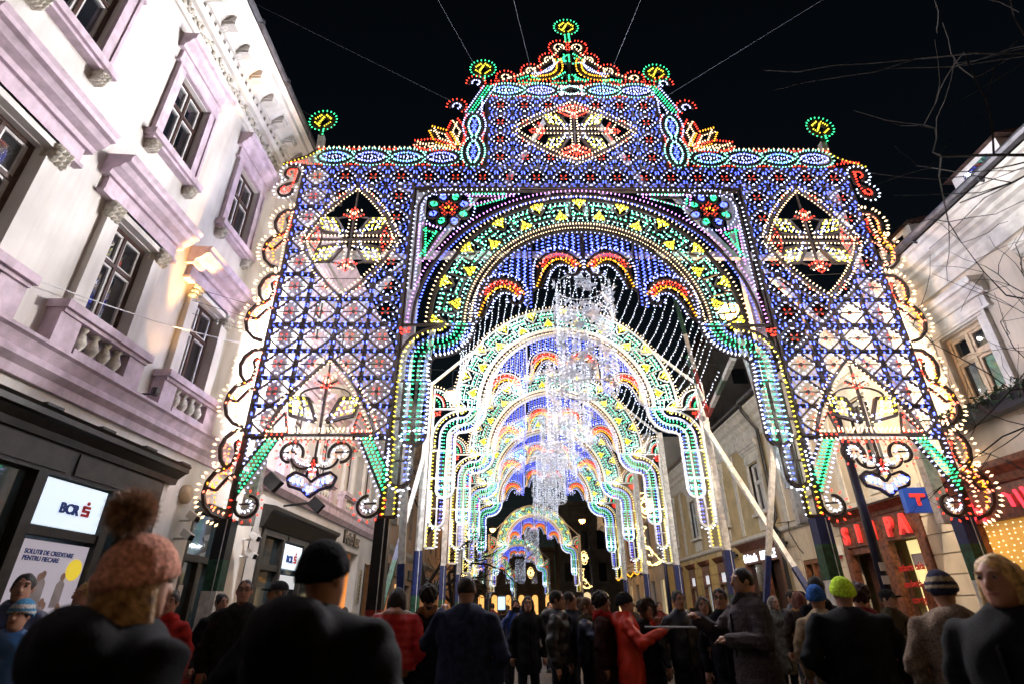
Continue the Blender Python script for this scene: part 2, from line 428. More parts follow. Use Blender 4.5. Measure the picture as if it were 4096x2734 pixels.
def inner_arch(root, frm, fans=True):
    emit(root, 'key_pattern_ring', RING, frm); emit(root, 'blue_drop_valance', VAL, frm)
    for cu, cz in CRES:
        for s in (-1, 1):
            o = emit(root, 'crescent_ornament', CRE, frm); o.location = (s*cu, -.01, cz); o.scale = (-s, 1, 1)
            if s > 0: pass
    for s in (-1, 1):
        emit(root, 'hanging_leg', LEG[s], frm)
        if fans: emit(root, 'shoulder_fan', FAN[s], frm)
def mb_part(root, name, fn, mats, label=None):
    mb = MB(); fn(mb); o = link(name, mb.mesh(name), mats, root)
    if label: o['label'] = label
    return o
def painted_post(root, x, y, z1, bands, w=.26, name='painted_post'):
    def f(mb):
        for k, (a, b, m) in enumerate(bands): mb.box((x-w/2, y-w/2, a), (x+w/2, y+w/2, b), m)
        mb.box((x+w*.2-.008, y-w/2-.012, GZ), (x+w*.2+.008, y-w/2-.002, z1), 1)
    return mb_part(root, name, f, [M_red, M_pwhite, M_green, M_blue, M_black])
def spot(root, name, p, aim, power, col, ang, blend, r=.06):
    ld = bpy.data.lights.new(name, 'SPOT'); ld.energy = power; ld.color = col; ld.spot_size = math.radians(ang); ld.spot_blend = blend; ld.shadow_soft_size = r
    o = bpy.data.objects.new(name, ld); COL.objects.link(o); o.parent = root; o.location = p
    o.rotation_euler = (Vector(aim)-Vector(p)).to_track_quat('-Z', 'Y').to_euler(); return o
def glow(root, name, pts, power, col):          # added point lights standing in for the bulbs' summed light
    if name not in bpy.data.lights:
        ld = bpy.data.lights.new(name, 'POINT'); ld.energy = power; ld.color = col; ld.shadow_soft_size = .035
    ld = bpy.data.lights[name]
    for p in pts:
        o = bpy.data.objects.new(name, ld); COL.objects.link(o); o.parent = root; o.location = p
XC, DM, TH = 1.6987, 11.148, .020448
ORD = ['second','third','fourth','fifth']
def back_arch(x, d, label, group):
    r = thing('light_arch', (x, d, 0), label, 'light arch', group, TH)
    inner_arch(r, M_whitefr)
    for s in (-1, 1):
        def mast(mb, s=s):
            mb.box((s*4.62-.1, .06, 3.2), (s*4.62+.1, .26, 8.6)); 
            for z in np.arange(3.3, 8.5, .55): mb.box((s*4.62-.115, .05, z), (s*4.62+.115, .055, z+.02))
        mb_part(r, 'mast', mast, [M_pwhite])
        painted_post(r, s*4.62, .16, 3.2, [(GZ,.9,1),(.9,2.0,2),(2.0,3.2,3)], .24)
    def top(mb):
        for s in (-1, 1):
            mb.beam((s*4.62,.16,8.5), (s*3.3,.16,9.7), .08, .08); mb.beam((s*3.3,.16,9.7), (0,.16,10.6), .08, .08)
    mb_part(r, 'rear_brace', top, [M_pwhite])
    return r
# ---- the big portal in front
main = thing('light_portal', (XC, DM, 0), 'tall multicoloured light portal in front, with lattice towers and a crested gable', 'light portal', None, TH)
W, WI = 7.45, 4.42
def gen_cell(L, cu, cz, cw, ch, vert=False):
    a, b = cw/2, ch/2
    for p, q in (((cu-a,cz-b),(cu+a,cz-b)),((cu-a,cz+b),(cu+a,cz+b)),((cu-a,cz-b),(cu-a,cz+b)),((cu+a,cz-b),(cu+a,cz+b))): L.bar(p, q, .05, .11)
    D = [(cu-a,cz),(cu,cz+b),(cu+a,cz),(cu,cz-b)]
    for p, q in zip(D, D[1:]+D[:1]): L.bar(p, q, .026)
    L.bar((cu-a,cz), (cu+a,cz), .014, .02)
    if vert: L.bar((cu,cz-b), (cu,cz), .014, .02)
    L.plate([(cu+.045*math.cos(t*PI/3), cz+.045*math.sin(t*PI/3)) for t in range(6)], .05) if not (L.clip and inside(L.clip, cu, cz)) else None
    for sx in (-1,1):
        for sz in (-1,1):
            L.bulb(cu+sx*.04, cz+sz*.04, (sx,sz), 'red', .85)
            for t in (.16,.38,.62,.84):
                p = (cu+sx*a*t, cz+sz*b*(1-t)); n = (sx*b, sz*a); m = math.hypot(*n); n = (n[0]/m, n[1]/m)
                L.bulb(p[0]-n[0]*.03, p[1]-n[1]*.03, (-n[0],-n[1]), 'pale', .95)
            for t in (.22,.5,.78):
                p = (cu+sx*a*t, cz+sz*b*(1-t)); L.bulb(p[0]+n[0]*.035, p[1]+n[1]*.035, n, 'blue', .95)
            L.bulb(cu+sx*(a-.12), cz+sz*(b-.07), (sx*.7,sz*.7), 'blue', .95); L.bulb(cu+sx*(a-.06), cz+sz*(b-.2), (sx*.7,sz*.7), 'blue', .95)
            L.bulb(cu+sx*(a-.24), cz+sz*(b-.06), (sx*.3,sz), 'blue', .9)
CELL = {}
def cells(u0, u1, z0, z1, nc, nr, clip=None, vert=False):
    cw, ch = (u1-u0)/nc, (z1-z0)/nr
    for i in range(nc):
        for j in range(nr):
            cu, cz = u0+cw*(i+.5), z0+ch*(j+.5)
            S = [(cu+cw*x*.5, cz+ch*y*.5) for x in (-.95,-.5,0,.5,.95) for y in (-.95,-.5,0,.5,.95)]
            k = sum(inside(clip, *p) for p in S) if clip else 0
            if k >= 24: continue
            if k == 0:
                key = (round(cw,3), round(ch,3), vert)
                if key not in CELL:
                    L = Lum(); gen_cell(L, 0, 0, cw, ch, vert); CELL[key] = L.meshes('lattice_cell')
                emit(main, 'lattice_cell', CELL[key], M_brownfr).location = (cu, 0, cz)
            else:
                L = Lum(clip); gen_cell(L, cu, cz, cw, ch, vert); emit(main, 'lattice_cell', L.meshes('lattice_cell'), M_brownfr)
def kite(L, c, tip, wid, col='yellow'):
    dx, dz = tip[0]-c[0], tip[1]-c[1]; l = math.hypot(dx, dz); t = (dx/l, dz/l); n = (-t[1], t[0])
    m = (c[0]+dx*.62, c[1]+dz*.62); P = lambda f, g: (c[0]+dx*f+n[0]*wid*g, c[1]+dz*f+n[1]*wid*g)
    K = [c, P(.62,1), tip, P(.62,-1)]
    L.poly(K, .045, .09, True); L.line(K, .10, 'pale', -.085, 1.05, True)
    for f, gs in ((.22,(0,)),(.36,(-.3,.3)),(.5,(-.55,0,.55)),(.63,(-.7,-.25,.25,.7)),(.76,(-.4,0,.4)),(.88,(0,))):
        for g in gs: p = P(f, g); L.bulb(p[0], p[1], t, col, 1.25)
def trident(L, c, d, s=.3, col='red'):
    n = (-d[1], d[0])
    tip = (c[0]+d[0]*s*1.1, c[1]+d[1]*s*1.1); L.bar(c, tip, .03); L.line([c, tip], .075, col, .03); L.line([c, tip], .075, col, -.03)
    for sg in (-1, 1):
        e = (c[0]+n[0]*sg*s*1.1+d[0]*s*.6, c[1]+n[1]*sg*s*1.1+d[1]*s*.6); L.bar(c, e, .03); L.line([c, e], .08, col, .04*sg); L.line([c, e], .1, 'warm', -.05*sg)
    L.bulb(tip[0], tip[1], d, col, 1.2)
def emblem(L, c, hx, hz, kx, kz, half=False):
    arms = [(0,hz)] + ([] if half else [(0,-hz)])
    for a in arms:
        L.bar(c, (c[0], c[1]+a[1]), .04); L.line([(c[0]+.06,c[1]+.1*np.sign(a[1])), (c[0]+.06,c[1]+a[1])], .115, 'warm', k=.85, ax=(1,0)); L.line([(c[0]-.06,c[1]+.1*np.sign(a[1])), (c[0]-.06,c[1]+a[1])], .115, 'warm', k=.85, ax=(-1,0))
        trident(L, (c[0], c[1]+a[1]), (0, np.sign(a[1])), .2)
    if not half:
        for s in (-1, 1):
            L.bar(c, (c[0]+s*hx, c[1]), .04); L.line([(c[0]+s*.1,c[1]+.06), (c[0]+s*hx,c[1]+.06)], .1, 'warm', ax=(0,1)); L.line([(c[0]+s*.1,c[1]-.06), (c[0]+s*hx,c[1]-.06)], .1, 'warm', ax=(0,-1))
    for sx in (-1, 1):
        for sz in (1,) if half else (-1, 1):
            kite(L, (c[0]+sx*.11, c[1]+sz*.11), (c[0]+sx*kx*1.06, c[1]+sz*kz*1.08), .26)
            L.poly(arc((c[0]+sx*.05, c[1]+sz*hz*.75), .5, 90 if sz > 0 else 270, 0 if sx > 0 and sz > 0 else 180 if sz > 0 else 360 if sx > 0 else 180, 6, .2), .02)
def outline(L, poly, col='warm', sp=.1, off=.05):
    L.poly(poly, .045, .07, True); L.line(poly, sp, col, off, .95, True); L.line(poly, sp, col, -off, .95, True)
def strip(p):  # counter-clockwise helper
    return p
# towers with pointed ovals
for s in (-1, 1):
    cx = s*5.90
    ov = bez((0,1.74),(-.88,.95),(-1.19,0))+bez((-1.19,0),(-.95,-.85),(0,-1.72))[1:]+bez((0,-1.72),(.95,-.85),(1.19,0))[1:]+bez((1.19,0),(.88,.95),(0,1.74))[1:-1]
    ov = [(cx+a, 10.05+b) for a, b in ov]
    td = bez((0,6.74),(-.85,5.95),(-1.19,4.94))+bez((1.19,4.94),(.85,5.95),(0,6.74))[:-1]
    td = [(cx-s*.0+a, b) for a, b in td]
    cells(min(s*W, s*WI), max(s*W, s*WI), 7.60, 12.53, 4, 7, ov)
    cells(min(s*W, s*WI), max(s*W, s*WI), 4.94, 7.60, 4, 4, td)
    L = Lum(y=-.02); outline(L, ov); emblem(L, (cx, 10.05), 1.15, .72, .82, .62)
    L.bar((cx, 10.8), (cx, 11.75), .025)
    for t in (-1, 1):
        tri = [(cx+t*1.13,10.05),(cx+t*.82,10.42),(cx+t*.72,10.05),(cx+t*.82,9.68)]
        L.poly(tri, .025, closed=True); L.line(tri, .11, 'red', .03*t, .9, True)
    emit(main, 'pointed_oval_ornament', L.meshes('pointed_oval_ornament'), M_brownfr, solo=L.solo)
    L = Lum(y=-.02); outline(L, td); emblem(L, (cx, 5.12), 1.1, .95, .72, .62, True)
    L.bar((cx,6.1), (cx,6.7), .025); L.bar((cx,5.1), (cx,4.6), .03)
    L.line([(cx-.7,4.99),(cx+.7,4.99)], .09, 'warm', .05)
    for t in (-1, 1):
        tri = [(cx+t*1.15,4.98),(cx+t*.8,5.45),(cx+t*.68,4.98)]; L.poly(tri, .025, closed=True); L.line(tri, .11, 'red', 0, .9, True)
    emit(main, 'teardrop_ornament', L.meshes('teardrop_ornament'), M_brownfr)
    mb_part(main, 'red_lit_bar', lambda mb: mb.box((cx-.72,-.05,4.86), (cx+.72,.05,4.93)), [M_pwhite])
    L = Lum(y=-.03); L.line([(cx-.7,4.84),(cx+.7,4.84)], .13, 'red', -.02); emit(main, 'red_bulb_row', L.meshes('red_bulb_row'), M_brownfr)
    # green braces, spirals and lotus under the tower
    for t in (-1, 1):
        L = Lum(y=-.01); e = cx+t*1.52; i = cx+t*.86
        G = [(i+t*.02,4.88),(i-t*.22+t*.02,4.88),(e-t*.02,3.62),(e-t*.02,3.95)] if True else 0
        G = [(i,4.88),(i+t*.24,4.88),(e,4.2),(e,3.62)]
        L.poly(G, .04, closed=True); [L.line([(i+t*.24*f+t*.02,4.84),(e-t*.03-t*.05*(1-f),3.72+.46*f)], .085, 'green', 0, 1.15) for f in (.15,.5,.85)]
        L.line([(i-t*.05,4.85),(e-t*.14,3.66)], .11, 'pale', .0, 1.05); L.line([(i+t*.32,4.85),(e-t*.05,4.35)], .11, 'pale', 0); L.line([(e-t*.05,4.85),(e-t*.05,4.35)], .11, 'pale', 0); L.line([(i+t*.4,4.85),(e-t*.1,4.85)], .11, 'pale', 0)
        emit(main, 'green_brace_panel', L.meshes('green_brace_panel'), M_brownfr)
    for t in (-1, 1):
        for (sc, sz, r, a0) in ((cx+t*.52, 4.55, .26, 200), (cx+t*1.2, 3.5, .26, 20)):
            L = Lum(y=-.02); sp = [(sc+t*(r*(1-.3*k/18))*math.cos(math.radians(a0-k*16)), sz+(r*(1-.3*k/18))*math.sin(math.radians(a0-k*16))) for k in range(19)]
            L.poly(sp, .04, .06); L.bar((sc-.16,sz+.02), (sc+.16,sz+.04), .022)
            L.line(sp, .11, 'red', .06*t, 1.1, solo=True); L.line(sp, .12, 'white', -.06*t, 1.1)
            emit(main, 'spiral_scroll', L.meshes('spiral_scroll'), M_brownfr, solo=L.solo)
    L = Lum(y=-.03); lz = 4.02
    lot = [(0,-.36),(-.18,-.22),(-.44,-.14),(-.5,.04),(-.36,.14),(-.12,.06),(0,.36),(.12,.06),(.36,.14),(.5,.04),(.44,-.14),(.18,-.22)]
    lot = [(cx+a, lz+b) for a, b in lot]; L.poly(lot, .04, .06, True); L.line(lot, .095, 'white', -.07, 1.35, True)
    bud = [(cx-.13,lz+.06),(cx,lz+.44),(cx+.13,lz+.06),(cx,lz-.06)]; L.poly(bud, .03, .06, True)
    for a, b in ((0,.0),(-.05,.1),(.05,.1),(0,.18),(-.03,.26),(.03,.26),(0,.33),(.0,.08)): L.bulb(cx+a, lz+b, (a*3,1), 'red' if b > .05 else 'amber', 1.0)
    for a, b in ((0,-.26),(-.1,-.18),(.1,-.18),(-.2,-.1),(.2,-.1),(-.3,-.06),(.3,-.06),(-.38,.02),(.38,.02),(-.28,.05),(.28,.05),(-.08,-.1),(.08,-.1),(-.18,0),(.18,0)): L.bulb(cx+a, lz+b, (a,-.3), 'blue', 1.5)
    for t in (-1, 1):
        hk = bez((cx+t*.03,lz+.45),(cx+t*.05,lz+.16),(cx+t*.3,lz+.22))+bez((cx+t*.3,lz+.22),(cx+t*.46,lz+.28),(cx+t*.48,lz+.42),5); L.poly(hk, .03); L.line(hk, .09, 'white', .06*t, 1.05)
        hr = bez((cx+t*.5,lz+.5),(cx+t*.3,lz+.62),(cx+t*.36,lz+.36)); L.line(hr, .12, 'rose', 0)
    L.bar((cx,lz+.44), (cx,4.7), .03)
    emit(main, 'lotus_ornament', L.meshes('lotus_ornament'), M_brownfr)
# middle row and gable tower
cells(-WI, WI, 11.79, 12.53, 12, 1, None, True)
dia = bez((.03,15.02),(-.75,14.78),(-1.74,13.93),6)+bez((-1.74,13.93),(-.75,13.02),(.03,12.74),6)[1:]+bez((.03,12.74),(.8,13.02),(1.78,13.93),6)[1:]+bez((1.78,13.93),(.8,14.78),(.03,15.02),6)[1:-1]
cells(-2.46, 2.5, 12.55, 15.32, 7, 4, dia, True)
L = Lum(y=-.02); outline(L, dia); emblem(L, (.03,13.9), .98, .62, .82, .62)
for t in (-1, 1): trident(L, (.03+t*.95, 13.9), (t,0), .26)
for sz in (-1, 1):
    q = [(.03,13.9+sz*1.02),(.45,13.9+sz*.85),(.03,13.9+sz*.6),(-.4,13.9+sz*.85)]; L.poly(q, .025, closed=True); L.line(q, .08, 'red', .03, 1, True); L.line(q, .1, 'rose', -.04, 1, True)
emit(main, 'diamond_ornament', L.meshes('diamond_ornament'), M_brownfr)
# frame beams
def beams(mb):
    pass
for nm, a, b, w in ([('frame_beam', (s*W,4.9 if 0 else 3.25), (s*W,12.55), .09) for s in (-1,1)]+[('frame_beam', (s*(WI+.0),3.25), (s*WI,12.55), .1) for s in (-1,1)]
        +[('frame_beam', (s*5.93,6.8), (s*5.93,8.25), .07) for s in (-1,1)]+[('frame_beam', (s*5.93,11.8), (s*5.93,12.5), .07) for s in (-1,1)]
        +[('frame_beam', (-W,12.545), (W,12.545), .07), ('frame_beam', (-W,7.6), (-WI,7.6), .1), ('frame_beam', (WI,7.6), (W,7.6), .1),
          ('frame_beam', (-W,4.9), (-WI,4.9), .06), ('frame_beam', (WI,4.9), (W,4.9), .06), ('frame_beam', (-4.3,11.76), (4.3,11.76), .07),
          ('frame_beam', (-2.5,12.55), (-2.5,15.95), .1), ('frame_beam', (2.54,12.55), (2.54,15.95), .1), ('frame_beam', (-2.5,15.33), (2.5,15.33), .06), ('frame_beam', (-2.5,15.93), (2.5,15.93), .07),
          ('frame_beam', (.03,11.8), (.03,12.7), .06), ('frame_beam', (.03,15.0), (.03,15.9), .06)]):
    L = Lum(y=.03); L.bar(a, b, w, .1); emit(main, nm, L.meshes(nm), M_brownfr)
# cable bands
def lens_band(L, a, b, half, n, along):
    # a,b start/end along the band axis; half = half height; along='u' or 'z'; returns nothing
    st = (b[0]-a[0])/n if along == 'u' else (b[1]-a[1])/n
    F = (lambda t, o: (a[0]+t, a[1]+o)) if along == 'u' else (lambda t, o: (a[0]+o, a[1]+t))
    for i in range(n):
        c = st*(i+.5); h = abs(st)/2*.96
        lens = [F(c+h*math.cos(math.radians(t)), half*.82*math.sin(math.radians(t))*(1 if abs(math.sin(math.radians(t))) > .3 else 1)) for t in range(0, 360, 24)]
        L.poly(lens, .03, .06, True); L.line(lens, .085, 'teal', -.045, 1.0, True); L.line(lens, .085, 'pale' if i % 2 else 'teal', .05, 1.0, True)
        dm = [F(c-h*.62,0), F(c,half*.42), F(c+h*.62,0), F(c,-half*.42)]; L.poly(dm, .025, .05, True); L.line(dm, .075, 'blue', .035, 1.0, True); L.line(dm, .09, 'pale', -.035, .9, True)
        for t in (-1,1):
            for o in (-1,1):
                for k in (0,.09,.17): p = F(c+t*(h-k), o*half*(.84 if k < .1 else .9)); L.bulb(p[0], p[1], (0,o), 'red', 1.0)
    e = [F(0,half), F(b[0]-a[0] if along == 'u' else b[1]-a[1], half)]; L.poly(e, .035); e2 = [F(0,-half), F(b[0]-a[0] if along == 'u' else b[1]-a[1], -half)]; L.poly(e2, .035)
for s in (-1, 1):
    L = Lum(y=-.01); a, b = (s*3.24, s*7.2) if s > 0 else (-7.2, -3.24)
    lens_band(L, (a,12.88), (b,12.88), .3, 4, 'u')
    L.line([(a,13.2),(b,13.2)], .14, 'warm', .02, 1, solo=True)
    L.poly([(s*7.2,13.2),(s*7.45,12.95),(s*8.1,12.62),(s*7.45,12.58)], .05); L.line([(s*7.2,13.2),(s*7.45,12.98),(s*8.1,12.68)], .11, 'yellow', .06*-s); L.line([(s*7.45,12.75),(s*7.9,12.68)], .08, 'red', 0, 1.1); L.line([(s*7.3,12.64),(s*7.6,12.68)], .1, 'red', 0)
    emit(main, 'cable_band', L.meshes('cable_band'), M_brownfr, solo=L.solo)
    L = Lum(y=-.01); lens_band(L, (s*2.86,12.58), (s*2.86,14.62), .3, 2, 'z'); L.bar((s*2.56,14.62), (s*3.16,14.62), .05); emit(main, 'hourglass_band', L.meshes('hourglass_band'), M_brownfr)
    L = Lum(y=-.01); q = [(s*2.56,14.66),(s*2.56,15.85),(s*2.72,15.85),(s*3.14,14.66)]; L.poly([(s*2.6,15.85),(s*3.14,14.66)], .05); L.poly([(s*2.58,15.5),(s*2.9,14.66)], .03)
    for o, c in ((.0,'pale'),(-.12,'green'),(-.22,'green'),(-.36,'pale')): L.line([(s*(2.66+o),15.8),(s*(3.16+o),14.7)], .1, c, 0, 1)
    L.line([(s*2.62,14.7),(s*2.62,15.3)], .1, 'pale', 0)
    for (cx2, cz2, r) in ((s*2.86,15.95,.2),(s*3.4,14.92,.2)):
        C = arc((cx2,cz2), r, -60 if s < 0 else 240, 190 if s < 0 else -10, 12); L.poly(C, .035); L.line(C, .09, 'red', .06*(-1 if s < 0 else 1)); L.line(C, .1, 'pale', -.05*(-1 if s < 0 else 1))
    emit(main, 'slanted_scroll_panel', L.meshes('slanted_scroll_panel'), M_brownfr)
    L = Lum(y=-.01)                                           # leaf fan between tower and wing
    for (p, q, wd, c) in (((s*3.3,13.3),(s*3.42,14.35),.2,'red'),((s*3.35,13.28),(s*4.1,14.0),.2,'amber'),((s*3.45,13.25),(s*4.55,13.42),.15,'red')):
        dx, dz = q[0]-p[0], q[1]-p[1]; l = math.hypot(dx, dz); n = (-dz/l*wd, dx/l*wd); m = (p[0]+dx*.55, p[1]+dz*.55)
        K = [p,(m[0]+n[0],m[1]+n[1]),q,(m[0]-n[0],m[1]-n[1])]; L.poly(K, .035, closed=True); L.line(K, .085, 'warm', -.05, 1, True); L.line(K, .09, c, .05, 1, True); L.bar(p, (m[0],m[1]), .02)
    emit(main, 'leaf_fan', L.meshes('leaf_fan'), M_brownfr)
L = Lum(y=-.01); lens_band(L, (-2.42,15.62), (-.4,15.62), .27, 2, 'u'); emit(main, 'cable_band', L.meshes('cable_band'), M_brownfr)
L = Lum(y=-.01); lens_band(L, (.46,15.62), (2.48,15.62), .27, 2, 'u'); emit(main, 'cable_band', L.meshes('cable_band'), M_brownfr)
L = Lum(y=-.02); bx = [(-.36,15.37),(.42,15.37),(.42,15.87),(-.36,15.87)]; L.poly(bx, .04, closed=True); L.line(bx, .08, 'white', .05, 1, True)
dm = [(-.2,15.62),(.03,15.76),(.26,15.62),(.03,15.48)]; L.poly(dm, .03, closed=True); L.line(dm, .07, 'teal', .03, 1.1, True)
for t in (-1,1):
    for k in (.14,.24,.33): L.bulb(.03+t*k, 15.76, (t,.4), 'red'); L.bulb(.03+t*k, 15.48, (t,-.4), 'red')
emit(main, 'centre_plaque', L.meshes('centre_plaque'), M_brownfr)
# crest
L = Lum(y=-.01); L.bar((.02,15.95), (.02,18.3), .07); L.line([(.02,17.9),(.02,18.25)], .08, 'green', .03); L.line([(.02,17.9),(.02,18.25)], .08, 'green', -.03)
L.line([(-2.4,16.0),(2.44,16.0)], .12, 'red', .0, .9)
for s in (-1, 1):
    L.line(bez((.02+s*2.0,16.05),(.02+s*.7,16.5),(.02+s*.12,17.7),12), .11, 'warm', -.03*s)
    L.poly(bez((.02+s*2.3,16.02),(.02+s*.65,16.45),(.02+s*.08,17.75),12), .035)
    for (cu, cz, r) in ((1.98,16.2,.2),(1.2,16.5,.22),(.62,17.02,.22),(.28,17.62,.24)):
        c = (.02+s*cu, cz); A0, A1 = (-40, 200) if s > 0 else (220, -20)
        C = arc(c, r, A0, A1, 12); L.poly(C, .035); L.line(C, .085, 'red', .06*-s if s > 0 else .06*-s, 1.0); L.line(C, .1, 'warm', .05*s, .95)
    ps = bez((.02+s*1.15,16.28),(.02+s*.85,16.55),(.02+s*.38,17.0))+bez((.02+s*.38,17.0),(.02+s*.3,16.35),(.02+s*1.15,16.28))[1:]
    L.poly(ps, .035); L.line(ps, .075, 'pale', .05*s, 1.0)
    p2 = bez((.02+s*1.2,16.2),(.02+s*.1,16.1),(.02+s*.36,17.05)); L.line(p2, .075, 'amber', .04*-s); L.line(p2, .09, 'amber', .07*s); L.poly(p2, .03)
    for tri in (((.08,17.3),(.4,16.98),(.08,16.9)), ((.1,16.02),(.55,16.02),(.1,16.38)), ((.95,16.02),(1.6,16.02),(1.25,16.2))):
        T = [(.02+s*a, b) for a, b in tri]; L.poly(T, .025, closed=True); L.line(T, .08, 'green', .03, 1.0, True); c = (sum(p[0] for p in T)/3, sum(p[1] for p in T)/3); L.bulb(c[0], c[1], (0,1), 'green')
emit(main, 'gable_crest', L.meshes('gable_crest'), M_brownfr)
# finial discs
for (cu, cz, pz) in ((.01,18.66,18.25),(-2.66,16.6,16.1),(2.70,16.45,15.95),(-7.24,14.3,13.2),(7.2,14.13,13.1)):
    L = Lum(y=0); c = (cu, cz); C = arc(c, .3, 0, 360, 20); L.poly(C, .07, .06); L.line(C[:-1], .092, 'green', -.06, 1.2, True, solo=True)
    D4 = [(cu-.2,cz),(cu,cz+.2),(cu+.2,cz),(cu,cz-.2)]; L.poly(D4, .025, closed=True); L.line(D4, .07, 'yellow', .03, 1.0, True); L.line([(cu-.06,cz-.12),(cu+.05,cz+.12)], .07, 'yellow', 0, 1.1)
    s = 0 if abs(cu) < .1 else (1 if cu > 0 else -1)
    L.bar((cu, cz-.3), (cu-s*.02, cz-.55), .08); L.line([(cu,cz-.34),(cu,cz-.55)], .09, 'green', .03)
    emit(main, 'finial_disc', L.meshes('finial_disc'), M_brownfr, solo=L.solo)
    if abs(cu) > 5: mb_part(main, 'finial_post', lambda mb: mb.beam((cu,.1,cz-.5), (cu-s*.05,.1,12.7), .17, .17), [M_pwhite])
# side scrolls
for s in (-1, 1):
    for k, z0 in enumerate((10.1, 8.1, 6.05, 4.15)):
        L = Lum(y=-.01); x0 = s*(W+.05)
        o = [(x0+s*dx, z0+dz) for dx, dz in [(0,.92),(.2,.9),(.36,.74),(.42,.52),(.36,.28),(.22,.1),(.4,.02),(.52,-.18),(.54,-.42),(.46,-.66),(.28,-.84),(.06,-.92)]]
        i = [(x0+s*dx, z0+dz) for dx, dz in [(.22,.1),(.1,.2),(.06,.4),(.14,.62),(.05,.7)]]; i2 = [(x0+s*dx, z0+dz) for dx, dz in [(.5,-.3),(.3,-.35),(.14,-.12),(.02,-.02)]]
        o2 = [(a, b) for a, b in o]; L.poly(o2, .05, .07); L.poly(i, .04); L.poly(i2, .04); L.line(o2, .10, 'warm', .075*s, 1.35); L.line(o2, .115, 'rose', -.07*s, 1.15); L.line([(x0+s*.05,z0+.8),(x0+s*.1,z0),(x0+s*.06,z0-.8)], .1, 'warm', 0, 1.1); L.line([(x0+s*.25,z0+.6),(x0+s*.22,z0+.2),(x0+s*.36,z0-.3),(x0+s*.25,z0-.7)], .1, 'amber', 0, 1.0)
        L.line(i, .075, 'red', .05*s, 1); L.line(i2, .075, 'rose', .05*s, 1); L.line(i2, .1, 'amber', -.05*s, 1)
        L.line([(x0,z0+.95),(x0+s*.04,z0+1.08)], .1, 'warm', .05)
        emit(main, 'side_scroll', L.meshes('side_scroll'), M_brownfr)
    L = Lum(y=-.01); c1 = arc((s*7.78,12.3), .2, -70 if s > 0 else 250, 200 if s > 0 else -20, 12); c2 = arc((s*7.86,11.68), .19, 70 if s > 0 else 110, -200 if s > 0 else 380, 12)
    L.poly(c1, .045); L.poly(c2, .045); L.line(c1, .085, 'red', .06*s); L.line(c2, .085, 'red', -.06*s); L.line(c1, .085, 'white', -.07*s, 1.1); L.line(c2, .085, 'white', .07*s, 1.1)
    L.poly([c1[-1], (s*7.62,12.0), c2[0]], .045); L.line([(s*7.6,12.4),(s*7.6,11.9),(s*7.7,11.6)], .09, 'red', .03*s)
    emit(main, 'corner_scroll', L.meshes('corner_scroll'), M_brownfr)
    # base scroll at the foot of the tower
# spandrels
el = [(4.16*math.cos(math.radians(a)), ZC+3.93*math.sin(math.radians(a))) for a in range(0, 181, 4)]
L = Lum(y=.02); L.poly(el, .05); L.line(el, .1, 'blue', .07, 1.05); L.line(el, .11, 'pink', -.07, .95)
emit(main, 'blue_outer_arc', L.meshes('blue_outer_arc'), M_brownfr)
for s in (-1, 1):
    L = Lum(y=.01)
    rim = [(s*4.25,8.6),(s*4.25,11.2),(s*4.14,11.5),(s*3.9,11.62),(s*1.6,11.66)]; L.poly(rim, .035); L.line(rim, .11, 'pale', .05*s, 1); L.line(rim, .14, 'white', -.05*s, .9)
    for tri in (((1.95,11.5),(2.85,11.5),(2.78,11.2)), ((4.08,10.45),(3.66,10.3),(4.04,9.5))):
        T = [(s*a, b) for a, b in tri]; L.poly(T, .03, closed=True); L.line(T, .085, 'green', .035*s, 1.05, True)
        c = (sum(p[0] for p in T)/3, sum(p[1] for p in T)/3); T2 = [(c[0]+(p[0]-c[0])*1.45, c[1]+(p[1]-c[1])*1.3) for p in T]; L.line(T2, .1, 'pink', 0, .95, True)
    emit(main, 'spandrel_panel', L.meshes('spandrel_panel'), M_brownfr)
    L = Lum(y=-.01); c = (s*3.45, 11.05)
    L.bulb(c[0], c[1], (0,1), 'amber', 1.3); L.bulb(c[0]+.04, c[1]-.03, (1,0), 'amber', 1.2); L.bulb(c[0]-.04, c[1]+.02, (-1,0), 'amber', 1.2)
    for k in range(5):
        a = math.radians(90+72*k); p = (c[0]+.17*math.cos(a), c[1]+.17*math.sin(a)); L.poly(arc(p, .065, 0, 360, 8), .02)
        for q in range(4): L.bulb(p[0]+.03*math.cos(q*1.6), p[1]+.03*math.sin(q*1.6), (math.cos(q*1.6), math.sin(q*1.6)), 'red', .9)
    for k in range(8):
        a = math.radians(22+45*k); t = (math.cos(a), math.sin(a)); n = (-t[1], t[0]); p = (c[0]+t[0]*.43, c[1]+t[1]*.43)
        pet = [(p[0]+t[0]*.16*math.cos(q)+n[0]*.13*math.sin(q), p[1]+t[1]*.16*math.cos(q)+n[1]*.13*math.sin(q)) for q in [2*PI*i/10 for i in range(10)]]
        L.poly(pet, .024, closed=True); cc = 'green' if k % 2 else 'blue'; L.line(pet, .075, cc, .04, 1, True); L.bulb(p[0], p[1], t, cc); L.bulb(p[0]+n[0]*.04, p[1]+n[1]*.04, n, cc)
    L.line(arc(c, .72, 0, 360, 24), .12, 'pale', 0, .9)
    emit(main, 'rosette', L.meshes('rosette'), M_brownfr)
inner_arch(main, M_brownfr, False)
